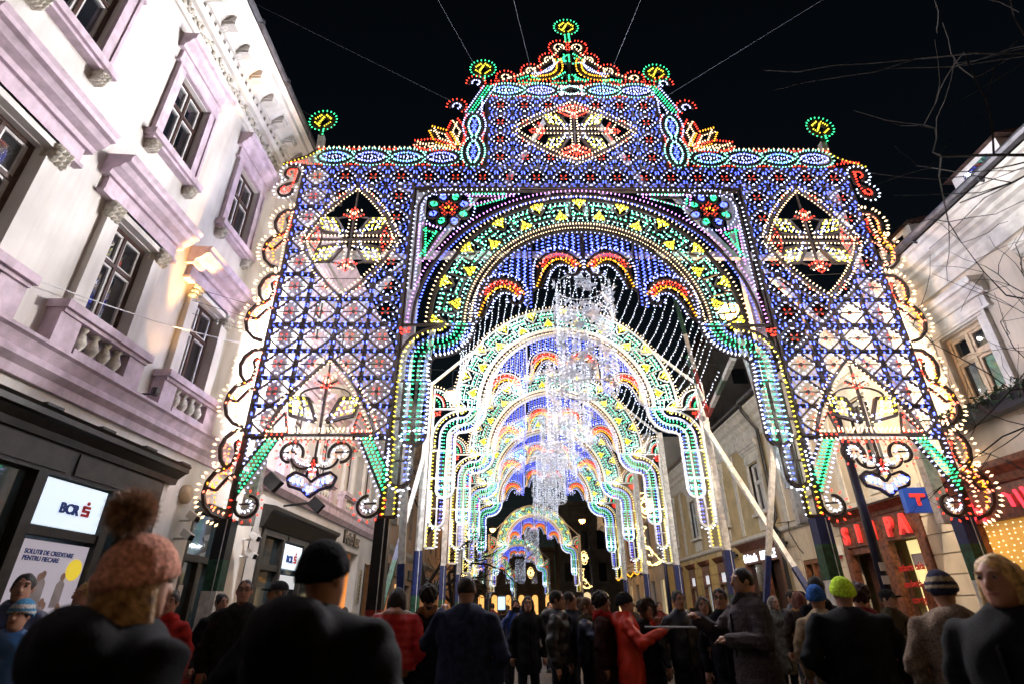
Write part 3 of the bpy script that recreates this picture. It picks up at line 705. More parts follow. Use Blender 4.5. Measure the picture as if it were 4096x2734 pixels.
# the timber truss behind the panels
def truss(mb):
    y = .28
    mb.box((-4.9,y,12.05), (4.9,y+.14,12.25)); mb.box((-6.9,y,9.75), (-2.3,y+.14,9.93)); mb.box((2.3,y,9.75), (6.9,y+.14,9.93)); mb.box((-2.3,y,9.78), (2.3,y+.1,9.92))
    for x in (-4.3, 4.3, -7.3, 7.3): mb.box((x-.13,y+.15,3.2), (x+.13,y+.35,12.4))
    for s in (-1, 1):
        mb.beam((s*4.0,y+.1,9.9), (s*2.6,y+.1,12.1), .13, .1); mb.beam((s*6.9,y+.1,6.3), (s*4.6,y+.1,9.6), .13, .1); mb.beam((s*2.0,y+.1,12.2), (s*.6,y+.1,15.2), .13, .1)
        mb.beam((s*4.05,y+.1,3.9), (s*3.7,y+.1,7.7), .12, .1); mb.beam((s*1.0,y+.1,11.4), (s*.7,y+.1,12.1), .1, .1); mb.beam((s*.25,y+.1,11.2), (s*.2,y+.1,12.1), .14, .1)
        mb.beam((s*6.9,y+.1,12.2), (s*7.22,y+.1,13.3), .12, .1)
mb_part(main, 'rear_truss', truss, [M_pwhite])
for x in (-7.47, -4.38, 4.38, 7.3):
    bands = [(GZ,1.2,0),(1.2,1.95,1),(1.95,2.5,2),(2.5,3.24,4)] if x < -7 else [(GZ,1.25,1),(1.25,1.62,0),(1.62,3.24,4)] if x < 0 else [(GZ,1.2,0),(1.2,2.1,1),(2.1,2.75,2),(2.75,3.26,3)]
    o = painted_post(main, x, .1, 3.24, bands, .28)
    if x < -7: o['label'] = 'outer left post painted red, white and dark green'
AP = ARCHP; FL = 1950  # strengths of the added bulb fill and facade spots
for s in (-1, 1):
    glow(main, 'tower_fill', [(s*x, -.4, z) for x in (4.8,5.55,6.3,7.1) for z in (5.3,6.4,7.5,8.6,9.7,10.8,11.9)], AP*.02, (.80,.84,1.0))  # added fill in place of the lattice bulbs' own light
glow(main, 'gable_fill', [(x, -.4, z) for x in (-2,-1,0,1,2) for z in (12.9,13.9,14.9)], AP*.026, (.72,.78,1.0))  # likewise added, for the gable bulbs
glow(main, 'ring_fill', [(3.3*math.cos(math.radians(a)), y, ZC+3.3*math.sin(math.radians(a))) for a in range(0,181,20) for y in (-.35,.35)], AP*.02, (.78,.95,.95))  # added before and behind the ring, for its bulbs
glow(main, 'ring_fill', [(s*3.95, y, z) for s in (-1,1) for z in (4.4,5.4,6.4) for y in (-.35,.35)], AP*.02, (.8,1,.9))
# added spots without fixtures wash the facades; their cone edge leaves a strip unlit
for z in (7.0, 9.5, 12.0): spot(main, 'facade_fill', (0,-.5,z), (0,-9.5,z+3.6), FL, (1.0,.95,.97), 154, .06, .15)
for s in (-1, 1): glow(main, 'side_fill', [(s*7.75, y, z) for z in (4.3,6.0,7.7,9.4,11.1,12.6) for y in (.9,)], 9, (1.0,.93,.86))  # added point lights that brighten the walls beside the towers
spot(main, 'facade_fill', (6.0,.6,8.0), (8.7,9,6.0), FL*.8, (1.0,.84,.62), 140, .3, .12)  # added warm spot brightening the right facade behind the portal
spot(main, 'facade_fill', (-6.0,.6,8.0), (-8.5,9,6.5), FL*1.0, (.98,.95,.97), 140, .3, .12)  # added spot brightening the terrace house behind the left tower
for q in (-1, 1): spot(main, 'back_fill', (q*3.3,.5,8.6), (q*2.6,9,8.2), 260, (.86,.94,1.0), 140, .4, .08)  # added spots that light the next arch's frame
# arches down the street
ARC = [(1.66,17.0,'light arch nearest behind the tall portal, white framed','light arches over the street'),
 (1.68,22.8,'white framed light arch third along the street, behind the nearest plain arch','light arches over the street'),
 (1.70,28.6,'white framed light arch fourth along the street, in the middle of the row','light arches over the street'),
 (1.72,34.4,'last light arch of the near row, fifth along the street','light arches over the street'),
 (1.70,58.0,'small distant light arch standing alone beyond the near row','light arches over the street'),
 (.0,86.0,'tiny far light arch seen under the lone distant one','light arches over the street'),
 (-5.0,108.0,'farthest light arch, half hidden at the left of the distant pair','light arches over the street')]
for i, a in enumerate(ARC):
    r = back_arch(*a)
    pp = [(3.3*math.cos(math.radians(a)), y, ZC+3.3*math.sin(math.radians(a))) for a in (0,60,120,180) for y in (-.3,.35)]+[(s*3.95, y, 5.2) for s in (-1,1) for y in (-.3,.35)]
    if i < 5:
        for q in (-1, 1): spot(r, 'back_fill', (q*3.3,.5,8.6), (q*2.6,9,8.2), 170, (.86,.94,1.0), 140, .4, .08)  # added spots lighting the front of the following arch
    glow(r, 'arch_fill', pp if i < 5 else pp[::2], AP*.028, (.80,.92,.97))  # added point lights supplementing this arch's bulbs
# ------------------------------------------------------------------ facade tools
class Fac:
    def __init__(s, side, X): s.side, s.X = side, X
    def P(s, st, h, d): return (s.X + (d if s.side == 'L' else -d), st, h)
    def box(s, mb, s0, s1, h0, h1, d0, d1, m=0):
        a = s.P(s0, h0, d0); b = s.P(s1, h1, d1)
        mb.box(tuple(min(p, q) for p, q in zip(a, b)), tuple(max(p, q) for p, q in zip(a, b)), m)
    def prof(s, mb, s0, s1, pts, m=0):       # moulding profile [(d,h)...] swept along the street
        k = len(pts); vs = [s.P(s0, h, d) for d, h in pts]+[s.P(s1, h, d) for d, h in pts]
        mb.add(vs, [tuple(range(k)), tuple(range(2*k-1, k-1, -1))]+[(i, i+k, (i+1) % k+k, (i+1) % k) for i in range(k)], m)
    def wall(s, mb, s0, s1, h0, h1, holes, dep=.3, m=0, mr=None, d=0.0):
        S = sorted({s0, s1, *[x for a, b, c, e in holes for x in (a, b) if s0 < x < s1]}); H = sorted({h0, h1, *[x for a, b, c, e in holes for x in (c, e) if h0 < x < h1]})
        mr = m if mr is None else mr
        for a, b in zip(S, S[1:]):
            for c, e in zip(H, H[1:]):
                ms, mh = (a+b)/2, (c+e)/2
                if not any(x0 < ms < x1 and y0 < mh < y1 for x0, x1, y0, y1 in holes): mb.add([s.P(a,c,d), s.P(b,c,d), s.P(b,e,d), s.P(a,e,d)], [(0,1,2,3)], m)
        for a, b, c, e in holes:
            q = [(a,c),(b,c),(b,e),(a,e)]
            for (u, v), (w, x) in zip(q, q[1:]+q[:1]): mb.add([s.P(u,v,d), s.P(w,x,d), s.P(w,x,d-dep), s.P(u,v,d-dep)], [(0,1,2,3)], mr)
def window(F, root, s0, s1, h0, h1, split=.64, mf=M_brown, mi=M_white, d=-.14, glass=M_glass, w=.06, lit=None):
    """two-leaf casement with a transom; frame > casement, pane"""
    mb = MB(); c = (s0+s1)/2; ht = h0+(h1-h0)*split
    for a, b, e, f in ((s0,s0+w,h0,h1),(s1-w,s1,h0,h1),(s0+w,s1-w,h1-w,h1),(s0+w,s1-w,h0,h0+w),(s0+w,s1-w,ht-w*.6,ht+w*.6),(c-w*.45,c+w*.45,h0+w,ht-w*.6),(c-w*.45,c+w*.45,ht+w*.6,h1-w)): F.box(mb, a, b, e, f, d-.06, d+.04)
    fr = part('window', mb, mf, root)
    for a, b in ((s0+w, c-w*.45), (c+w*.45, s1-w)):
        for e, f in ((h0+w, ht-w*.6), (ht+w*.6, h1-w)):
            t = w*.75; mb = MB()
            for q in ((a,a+t,e,f),(b-t,b,e,f),(a+t,b-t,e,e+t),(a+t,b-t,f-t,f)): F.box(mb, *q, d-.05, d+.01)
            part('casement', mb, mi, fr)
            mb = MB(); F.box(mb, a+t*.6, b-t*.6, e+t*.6, f-t*.6, d-.045, d-.03); part('pane', mb, lit or glass, fr)
    return fr
def carve(F, mb, s, h, w, ht, d):            # acanthus block: a cluster of curled lobes
    for i in range(3):
        for j in range(3):
            mb.ball(F.P(s+(i-1)*w*.32, h+ht*(j-1)*.3, d*(.55+.25*j/2)), (w*.2+d*.25, w*.22, ht*.2), 5)
    F.box(mb, s-w*.42, s+w*.42, h-ht*.45, h+ht*.5, 0, d*.5)
    for t in (-1, 1): mb.ball(F.P(s+t*w*.42, h+ht*.42, d*.8), (w*.16, w*.16, w*.16), 5)
def hood(F, root, c, hw, h, k=1.0, m=M_trimL):
    mb = MB()
    F.prof(mb, c-hw, c+hw, [(0,h+.02),(.16*k,h+.02),(.18*k,h+.10),(.30*k,h+.16),(.36*k,h+.24),(.44*k,h+.26),(.44*k,h+.34),(.48*k,h+.40),(0,h+.44)])
    F.box(mb, c-hw+.10, c+hw-.10, h-.26, h+.02, 0, .10*k); F.box(mb, c-hw+.05, c+hw-.05, h-.32, h-.26, 0, .14*k)
    return part('window_hood', mb, m, root)
BAL = [(.05,0),(.075,.02),(.05,.05),(.045,.07),(.085,.15),(.095,.21),(.06,.30),(.04,.36),(.06,.38),(.07,.42),(.05,.44)]
L = Fac('L', -6.8)
bank = thing('bank_building', (-6.8, 3.5, GZ), 'tall cream bank house with lilac window hoods and dark shopfront at the left', 'building')
SH = (-4.0, 10.3)
low = [2.55, 5.09, 7.62, 10.15]; upp = [2.57, 5.15, 7.80, 10.36]
S1 = 14.3
holes = [(c-.49, c+.49, 5.72, 7.58) for c in low]+[(c-.49, c+.49, 9.62, 11.48) for c in upp]+[(-4.0,10.3,GZ,3.95),(11.62,13.1,GZ,3.75)]
mb = MB(); L.wall(mb, -6, S1, GZ, 13.0, holes, .32)
L.box(mb, -6, S1, GZ, 13.9, -7, -.9); L.box(mb, -6, S1, 12.99, 13.9, -.95, 0)
for a, b in ((-6, -5.9), (S1-.1, S1)): L.box(mb, a, b, GZ, 13.9, -.9, -.02)
part('wall', mb, M_wallL, bank)
mb = MB(); L.prof(mb, -6.2, S1+.2, [(.3,14.1),(-6,17.5),(-6,14.0)]); part('roof', mb, M_roof, bank)
mb = MB(); L.prof(mb, -6, S1, [(0,12.55),(.05,12.55),(.08,12.62),(.08,12.68),(0,12.70)]); L.prof(mb, -6, S1, [(0,13.12),(.10,13.12),(.16,13.2),(.16,13.24),(0,13.26)])
L.prof(mb, -6, S1, [(0,13.40),(.2,13.40),(.2,13.5),(.55,13.78),(.62,13.80),(.62,13.95),(.72,14.05),(0,14.12)]); part('cornice', mb, M_wallL, bank)
mb = MB()                                                 # running acanthus frieze
for i in range(int((S1+1)/.13)):
    s_ = -1+i*.13; mb.ball(L.P(s_, 12.9+.10*math.sin(i*1.9), .02), (.05,.05,.09), 4); mb.ball(L.P(s_+.05, 12.88-.08*math.sin(i*1.3), .02), (.04,.07,.04), 4)
part('frieze_relief', mb, M_carve, bank, 'stuff')
dm = None
for i in range(70):
    s_ = -.9+i*.215
    mb = MB(); L.box(mb, s_, s_+.12, 13.27, 13.39, 0, .15); part('dentil', mb, M_wallL, bank)
for i in range(22):
    s_ = -.7+i*.685; mb = MB(); L.box(mb, s_, s_+.26, 13.52, 13.68, .15, .52); L.box(mb, s_+.03, s_+.23, 13.46, 13.52, .2, .5); carve(L, mb, s_+.13, 13.45, .2, .12, .3); part('modillion', mb, M_wallL, bank)
mb = MB(); mb.tube([L.P(-6, 14.16, .74), L.P(S1+.1, 14.16, .74)], .09, 8); 
for i in range(9): mb.tube([L.P(i*1.6, 14.25, .74), L.P(i*1.6, 14.07, .76)], .1, 8)
part('gutter', mb, M_steel, bank)
def bay_low(F, root, c, wl=M_trimL):
    fr = window(F, root, c-.49, c+.49, 5.72, 7.58)
    mb = MB()
    for t in (-1, 1): F.box(mb, c+t*.62-.13, c+t*.62+.13, 5.72, 7.42, 0, .12)
    F.box(mb, c-.75, c+.75, 7.60, 7.75, 0, .14); part('window_pilasters', mb, M_wallL, root)
    hood(F, root, c, 1.08, 8.02, 1.0, wl)
    for t in (-1, 1):
        mb = MB(); carve(F, mb, c+t*.66, 7.54, .26, .30, .2); part('capital', mb, M_carve, root)
    mb = MB(); F.box(mb, c-1.0, c+1.0, 5.55, 5.68, 0, .34); F.box(mb, c-.96, c+.96, 5.49, 5.55, 0, .28); F.box(mb, c-.55, c+.55, 5.0, 5.1, 0, .26)
    for t in (-1, 1): F.box(mb, c+t*.76-.2, c+t*.76+.2, 5.0, 5.49, 0, .24)
    F.box(mb, c-.56, c+.56, 5.08, 5.5, 0, .03); part('sill', mb, wl, root)
    for k in range(4):
        mb = MB(); mb.smooth = True; mb.lathe(BAL, F.P(c-.39+.26*k, 5.07, .15), 10); part('baluster', mb, M_carve, root)
def bay_up(F, root, c):
    window(F, root, c-.49, c+.49, 9.62, 11.48)
    mb = MB()
    for t in (-1, 1): F.box(mb, c+t*.58-.09, c+t*.58+.09, 9.6, 11.5, 0, .07); F.box(mb, c+t*.69-.03, c+t*.69+.03, 9.6, 11.5, 0, .10)
    F.box(mb, c-.72, c+.72, 11.5, 11.62, 0, .09); part('window_surround', mb, M_trimL, root)
    hood(F, root, c, .84, 11.84, .7)
    mb = MB(); F.box(mb, c-.80, c+.80, 9.46, 9.6, 0, .22); F.box(mb, c-.75, c+.75, 9.40, 9.46, 0, .16); part('sill', mb, M_trimL, root)
    for t in (-1, 1):
        mb = MB(); carve(F, mb, c+t*.62, 9.30, .18, .24, .2); part('console', mb, M_carve, root)
for c in low: bay_low(L, bank, c)
for c in upp: bay_up(L, bank, c)
mb = MB(); L.prof(mb, -6, S1, [(0,4.45),(.08,4.45),(.10,4.58),(.2,4.66),(.2,4.74),(.14,4.78),(.22,4.92),(.28,4.95),(.28,5.0),(0,5.03)]); part('string_course', mb, M_trimL, bank)
# shopfront of the bank
shop = MB(); L.prof(shop, -4.2, 10.55, [(0,3.82),(.12,3.82),(.14,3.92),(.26,4.02),(.32,4.04),(.32,4.12),(.36,4.16),(0,4.22)])
for s_ in range(0, 13): L.box(shop, 10.5-s_*1.1-.3, 10.5-s_*1.1, 4.163, 4.2, .02, .355)
part('shop_cornice', shop, M_dark, bank)
mb = MB(); L.box(mb, -4.0, 10.3, 3.40, 3.83, -.1, .06); part('fascia', mb, M_dark, bank)
for k in range(4):
    a = 9.9-2.9+.35-k*2.3 if 0 else 8.1-k*2.25; mb = MB(); L.box(mb, a, a+2.1, 3.46, 3.78, .055, .085); part('fascia_panel', mb, M_darkp, bank)
mb = MB()
for a, b in ((10.0,10.3),(9.02,9.14),(7.48,7.66),(5.2,5.4),(2.9,3.1)): L.box(mb, a, b, GZ, 3.4, -.12, .08)
L.box(mb, -4, 10.0, GZ, .75, -.12, .04); L.box(mb, 7.66, 9.02, 2.58, 2.70, -.1, .05); L.box(mb, 9.14, 10.0, 2.9, 3.0, -.1, .05); L.box(mb, 9.14, 9.22, .75, 3.4, -.1, .05); L.box(mb, 9.62, 9.70, .75, 2.9, -.1, .03)
part('shop_frame', mb, M_dark, bank)
M_shopglass = glassmat('shop_glass', (.03,.05,.06), .05)
M_lightbox = emat('light_box_white', (.72,.86,1.0), .85); M_poster = mat('poster_paper', (.62,.60,.62), .5, var=.08, scale=3)
for a, b, c, e in ((5.4,7.48,.75,3.4),(3.1,5.2,.75,3.4),(-4,2.9,.75,3.4),(9.22,9.62,.75,2.9),(9.70,10.0,.75,2.9),(9.22,10.0,3.0,3.4)):
    mb = MB(); L.box(mb, a, b, c, e, -.1, -.07); part('shop_window', mb, M_shopglass, bank)
mb = MB(); L.box(mb, -4, 10.3, GZ, 3.4, -.6, -.55); part('shop_interior', mb, mat('shop_dim', (.10,.12,.14), .8, var=.2), bank)
sg = thing('bank_sign', (-6.8, 8.35, 3.0), 'lit white bank sign with blue letters and red emblem in the near shopfront', 'sign')
mb = MB(); L.box(mb, 7.72, 8.98, 2.72, 3.36, -.02, .03); part('light_panel', mb, M_lightbox, sg)
M_signblue = mat('sign_blue', (.01,.05,.30), .5, var=0); M_signred = mat('sign_red', (.60,.02,.03), .5, var=0)
def bank_logo(sg, s0, h, k, d=.045):
    text('BCR', .30*k, M_signblue, sg, 'lettering', L.P(s0, h, d), ROT_L, .008, .012*k)
    mb = MB(); x = s0+.66*k
    for a, b, c, e in ((0,.24,.0,.06),(.17,.24,.06,.12),(0,.24,.09,.15),(0,.07,.15,.2),(0,.24,.18,.24)): L.box(mb, x+a*k, x+b*k, h+c*k, h+e*k, d-.005, d+.01)
    mb.lathe([(.045*k,0),(.045*k,.012)], L.P(x+.13*k, h+.30*k, d), 12, axis='x'); part('emblem', mb, M_signred, sg)
bank_logo(sg, 8.10, 2.93, .66)
po = thing('poster', (-6.8, 8.35, 1.9), 'large shop window poster with a crowd picture, blue slogan and yellow round badge', 'poster')
mb = MB(); L.box(mb, 7.72, 8.98, 1.02, 2.52, -.02, .015); part('sheet', mb, emat('poster_sheet', (.62,.58,.66), .32), po)
text('SOLUTII DE CREDITARE\nPENTRU FIECARE', .085, M_signblue, po, 'lettering', L.P(7.80, 2.34, .02), ROT_L, .003, .002)
mb = MB(); mb.lathe([(.15,0),(.15,.006)], L.P(8.80, 2.18, .018), 20, axis='x'); part('badge', mb, emat('badge_yellow', (1,.7,.05), .5), po)
M_prn = mat('print_dark', (.03,.03,.04), .6, var=.1); M_prs = mat('print_skin', (.45,.28,.2), .6, var=.1); M_prl = mat('print_light', (.5,.45,.45), .6, var=.1)
mb = MB()
for k in range(16):
    s_ = 7.85+RNG.rand()*1.0; h = 1.25+RNG.rand()*.75; q = .055
    mb.prism([(q*.75*math.cos(t*PI/5), q*math.sin(t*PI/5)) for t in range(10)], lambda a, b, d: L.P(s_+a, h+b+.1, d), .018+.0004*k, .0225+.0004*k, 1)
    mb.prism([(-.085,-.36),(.085,-.36),(.075,-.05),(.03,.0),(-.03,.0),(-.075,-.05)], lambda a, b, d: L.P(s_+a, h+b+.05, d), .017+.0004*k, .0215+.0004*k, k % 3 and 0 or 2)
part('printed_crowd', mb, [M_prn, M_prs, M_prl], po)
up = thing('wall_uplight', (-6.5, 8.9, 5.1), 'small wall uplight on the string course throwing a warm strip up the left facade', 'lamp')
mb = MB(); mb.lathe([(.05,0),(.07,.05),(.07,.14)], (-6.46,8.9,5.05), 8); mb.tube([(-6.8,8.9,5.08),(-6.46,8.9,5.08)], .02, 5); part('fixture', mb, M_steel, up)
for tz, pw, an in ((13.0, 2600, 24), (9.0, 60, 60)):
    spot(up, 'uplight', (.1,0,.2), (-.22,.55*(tz-4)/9,tz-4.9), pw, (1.0,.52,.16), an, .6, .05)
# doorway between the two shops
mb = MB()
for a, b, c, e in ((11.62,11.8,GZ,3.75),(12.95,13.1,GZ,3.75),(11.8,12.95,3.55,3.75),(11.8,12.95,2.55,2.68),(12.33,12.42,GZ,2.55)): L.box(mb, a, b, c, e, -.25, -.05)
dr = part('door', mb, M_dark, bank)
for a, b, c, e in ((11.8,12.33,.5,2.55),(12.42,12.95,.5,2.55),(11.8,12.95,2.68,3.55)):
    mb = MB(); L.box(mb, a, b, c, e, -.2, -.17); part('pane', mb, M_shopglass, dr)
mb = MB(); L.box(mb, 11.9, 12.15, 1.75, 2.1, -.165, -.155); part('notice', mb, M_poster, dr)
# the houses further on, seen through the portal
house = thing('terrace_house', (-6.8, 21, GZ), 'pale terrace house behind the left tower, with second bank branch and photo shop below', 'building')
H0, H1 = 14.36, 28.5
lows = [16.0, 18.6, 21.6, 24.4, 27.0]
holes = [(c-.49,c+.49,5.72,7.58) for c in lows]+[(c-.49,c+.49,9.62,11.48) for c in lows]+[(14.9,20.2,GZ,3.6),(21.6,24.4,GZ,3.75),(25.6,28.2,GZ,3.5)]
mb = MB(); L.wall(mb, H0, H1, GZ, 13.0, holes, .32); L.box(mb, H0, H1, GZ, 13.4, -7, -.9); L.box(mb, H0, H1, 12.99, 13.5, -.95, 0)
part('wall', mb, mat('pale_plaster', (.64,.62,.60), .85, var=.1, scale=1.0, bump=.1), house)
mb = MB(); L.prof(mb, H0, H1, [(.3,13.7),(-6,17),(-6,13.6)]); part('roof', mb, M_roof, house)
mb = MB(); L.prof(mb, H0, H1, [(0,13.0),(.15,13.0),(.5,13.4),(.6,13.55),(0,13.7)]); part('cornice', mb, M_trimL, house)
mb = MB(); L.prof(mb, H0, H1, [(0,4.55),(.08,4.55),(.2,4.7),(.22,4.9),(.28,5.0),(0,5.03)]); part('string_course', mb, M_trimL, house)
for c in lows: bay_low(L, house, c); bay_up(L, house, c)
mb = MB(); L.prof(mb, 14.7, 20.5, [(0,3.6),(.1,3.62),(.26,4.0),(.34,4.04),(.36,4.14),(0,4.2)]); part('shop_cornice', mb, M_dark, house)
for k in range(3): mb = MB(); L.box(mb, 14.95+k*1.75, 16.6+k*1.75, 3.45, 3.6, -.05, .05); part('fascia_panel', mb, M_darkp, house)
mb = MB()
for a, b in ((14.9,15.1),(16.3,16.45),(17.95,18.1),(20.0,20.2)): L.box(mb, a, b, GZ, 3.45, -.12, .06)
L.box(mb, 15.1, 16.3, 2.6, 2.75, -.1, .03); L.box(mb, 15.1, 20.0, GZ, .7, -.12, .03); part('shop_frame', mb, M_dark, house)
for a, b in ((15.1,16.3),(16.45,17.95),(18.1,20.0)): mb = MB(); L.box(mb, a, b, .7, 3.45, -.12, -.09); part('shop_window', mb, M_shopglass, house)
sg2 = thing('bank_sign', (-6.8, 17.2, 3.0), 'small lit bank sign in the farther shopfront, beside the photo shop', 'sign')
mb = MB(); L.box(mb, 16.5, 17.9, 2.72, 3.38, -.02, .03); part('light_panel', mb, M_lightbox, sg2); bank_logo(sg2, 16.75, 2.9, .85)
nt = thing('shop_notice', (-6.8,17.2,2.4), 'white lettered notice sheet under the farther bank sign', 'notice'); mb = MB(); L.box(mb, 16.6, 17.8, 2.2, 2.55, -.02, .0); part('sheet', mb, emat('notice_sheet', (.7,.75,.8), .35), nt)
ft = thing('shop_lettering', (-6.8, 23.2, 4.1), 'dark raised photo shop letters on the cream wall over its doorway', 'sign')
text('Foto lux', .62, M_dark, ft, 'lettering', L.P(22.0, 4.02, .03), ROT_L, .05, .03)
mb = MB(); L.box(mb, 21.6, 24.4, GZ, 3.75, -1.2, -1.1); part('doorway', mb, mat('doorway_shade', (.18,.16,.12), .8), house)
M_orange = emat('orange_shop_light', (1.0,.36,.07), 1.6); M_amberdim = emat('amber_shop_light', (1.0,.55,.2), .9)
mb = MB(); L.box(mb, 25.6, 28.2, .6, 3.4, -.2, -.15); part('lit_shop_window', mb, M_orange, house)
mb = MB(); [L.box(mb, a, a+.12, GZ, 3.5, -.14, .05) for a in (25.6,26.4,27.2,28.08)]; part('shop_frame', mb, M_dark, house)
plate = thing('wall_plaque', (-6.8,25,2.5), 'narrow upright lettered plaque on the wall beside the photo shop', 'plaque'); mb = MB(); L.box(mb, 24.8, 25.1, 1.9, 3.2, 0, .06); part('board', mb, mat('plaque_board', (.28,.25,.18), .6), plate)
for k in range(7): mb = MB(); L.box(mb, 24.87, 25.03, 2.05+k*.15, 2.13+k*.15, .06, .066); part('letter_row', mb, M_dark, plate)
# the rest of the left side
far = thing('row_house', (-6.8, 40, GZ), 'dim row house farther along the left side with glowing shop windows', 'building')
mb = MB(); hs = [(a, a+1.6, .5, 3.0) for a in np.arange(29.4, 60, 2.9)]+[(a, a+1.0, z, z+1.9) for a in np.arange(29.6, 60, 2.9) for z in (5.6, 9.4)]
L.wall(mb, 28.5, 61, GZ, 12.4, hs, .3); L.box(mb, 28.5, 61, GZ, 13, -7, -.9); part('wall', mb, mat('dim_terracotta', (.40,.27,.19), .85, var=.15, scale=1), far)
mb = MB(); L.prof(mb, 28.5, 61, [(0,12.3),(.5,12.7),(.6,12.9),(0,13.0)]); L.prof(mb, 28.5, 61, [(0,4.3),(.2,4.5),(.25,4.7),(0,4.75)]); part('cornice', mb, M_grey, far)
for k, (a, b, c, e) in enumerate(hs):
    mb = MB(); L.box(mb, a, b, c, e, -.28, -.25); part('shop_window' if c < 1 else 'window', mb, ([M_orange, M_amberdim, M_shopglass][k % 3] if c < 1 else M_glass), far)
mb = MB()
for k in range(4): L.box(mb, 30+k*5.8, 33+k*5.8, 3.3, 3.85, 0, .12)
part('fascia', mb, M_dark, far)
# ------------------------------------------------------------------ right side
R = Fac('R', 10.4)
rb = thing('cream_house', (10.4, 7, GZ), 'cream house at the right edge, with heavy cornice, dormers and a planted upstairs window', 'building')
A0, A1 = -4, 14.1
aw = [4.6, 7.9, 11.22]
holes = [(c-.6,c+.6,5.78,7.42) for c in aw]+[(-4,13.2,GZ,4.0)]
mb = MB(); R.wall(mb, A0, A1, GZ, 9.0, holes, .3); R.box(mb, A0, A1, GZ, 9.7, -7, -.9); R.box(mb, A0, A1, 8.98, 9.7, -.95, -.02); part('wall', mb, M_wallR, rb)
mb = MB(); R.prof(mb, A0, A1, [(0,8.55),(.06,8.55),(.1,8.7),(.1,8.78),(.04,8.8),(.04,8.95),(.14,9.0),(.2,9.12),(.3,9.16),(.3,9.26),(.45,9.3),(.55,9.5),(.62,9.52),(.62,9.62),(0,9.7)]); part('cornice', mb, M_trimR, rb)
mb = MB(); mb.tube([R.P(A0,9.72,.70), R.P(A1+8.2,9.72,.70)], .10, 8)
for i in range(12): mb.tube([R.P(A0+i*2.1,9.84,.70), R.P(A0+i*2.1,9.58,.70), R.P(A0+i*2.1,9.55,.58)], .03, 5)
part('gutter', mb, M_steel, rb)
mb = MB(); R.prof(mb, A0, A1, [(.55,9.75),(-4,13.6),(-8,13.6),(-8,9.7),(0,9.7)]); rf = part('roof', mb, M_roof, rb)
for s_ in (3.4, 6.3, 9.2, 12.1):
    mb = MB(); R.box(mb, s_-.65, s_+.65, 9.8, 10.75, -1.8, -.05); dmr = part('dormer', mb, M_white, rb)
    mb = MB(); R.prof(mb, s_-.8, s_+.8, [(.08,10.75),(-2,11.3),(-2,10.76)]); part('dormer_roof', mb, M_roof, dmr)
    mb = MB(); R.box(mb, s_-.35, s_+.35, 9.95, 10.6, -.04, -.03); part('dormer_window', mb, M_glass, dmr)
for c in aw:
    fr = window(R, rb, c-.6, c+.6, 5.78, 7.42, .62, M_cream, M_cream, w=.085)
    mb = MB()
    for t in (-1,1): R.box(mb, c+t*.69-.09, c+t*.69+.09, 5.7, 7.45, 0, .06); R.box(mb, c+t*.82-.05, c+t*.82+.05, 5.7, 7.6, 0, .10)
    R.box(mb, c-.87, c+.87, 7.45, 7.56, 0, .08); R.box(mb, c-.87, c+.87, 7.6, 7.8, 0, .09); part('window_surround', mb, M_trimR, rb)
    hood(R, rb, c, 1.1, 7.82, .8, M_trimR)
    mb = MB(); R.box(mb, c-1.0, c+1.0, 5.58, 5.7, 0, .22); part('sill', mb, M_trimR, rb)
M_fir = mat('fir_green', (.03,.06,.025), .8, var=.35, scale=20)
pl = thing('window_planter', (10.2, 11.22, 5.6), 'window box stuffed with dark evergreen sprigs under the right upstairs window', 'planter')
mb = MB(); R.box(mb, 9.9, 12.5, 5.22, 5.56, .23, .5); part('box', mb, M_black, pl)
mb = MB()
for i in range(900):
    c = R.P(9.85+RNG.rand()*2.7, 5.38+RNG.rand()*.28, .2+RNG.rand()*.38); d = RNG.normal(0,1,3); d /= np.linalg.norm(d); e = RNG.normal(0,1,3); l = .06+RNG.rand()*.12
    mb.add([c, tuple(c[k]+d[k]*l+e[k]*.018 for k in range(3)), tuple(c[k]+d[k]*l-e[k]*.018 for k in range(3))], [(0,1,2)])
part('evergreen_sprigs', mb, M_fir, pl, 'stuff')
mb = MB(); R.prof(mb, A0, 13.3, [(0,4.0),(.12,4.0),(.16,4.15),(.3,4.3),(.34,4.42),(0,4.46)]); part('shop_cornice', mb, M_wood, rb)
mb = MB(); R.box(mb, A0, 13.2, 3.3, 4.0, -.1, .06)
for a, b in ((12.75,13.2),(9.4,9.7),(6.4,6.7)): R.box(mb, a, b, GZ, 3.3, -.12, .1)
R.box(mb, A0, 12.75, GZ, .8, -.12, .04); part('shop_frame', mb, M_wood, rb)
for a, b in ((9.7,12.75),(6.7,9.4),(-4,6.4)):
    mb = MB(); R.box(mb, a, b, .8, 3.3, -.12, -.09); part('shop_window', mb, emat('amber_window', (1.0,.50,.10), .32), rb)
fl = thing('fairy_light_curtain', (10.3, 11.2, 2), 'curtain of small white fairy lights across the glowing amber shop window at far right', 'fairy lights')
mb = MB()
for i in range(16):
    for k in range(22): bulb_geo(mb, R.P(9.9+i*.18+RNG.rand()*.06, .9+k*.11+RNG.rand()*.05, -.04), (-1,0,0), .045, .018)
part('warm_bulbs', mb, BM['warm'], fl, 'stuff')
ne = thing('neon_sign', (10.3, 12, 3.6), 'red neon script tubes over the dark restaurant front at far right', 'neon sign')
M_neon = emat('neon_red', (1.0,.03,.05), 3.0)
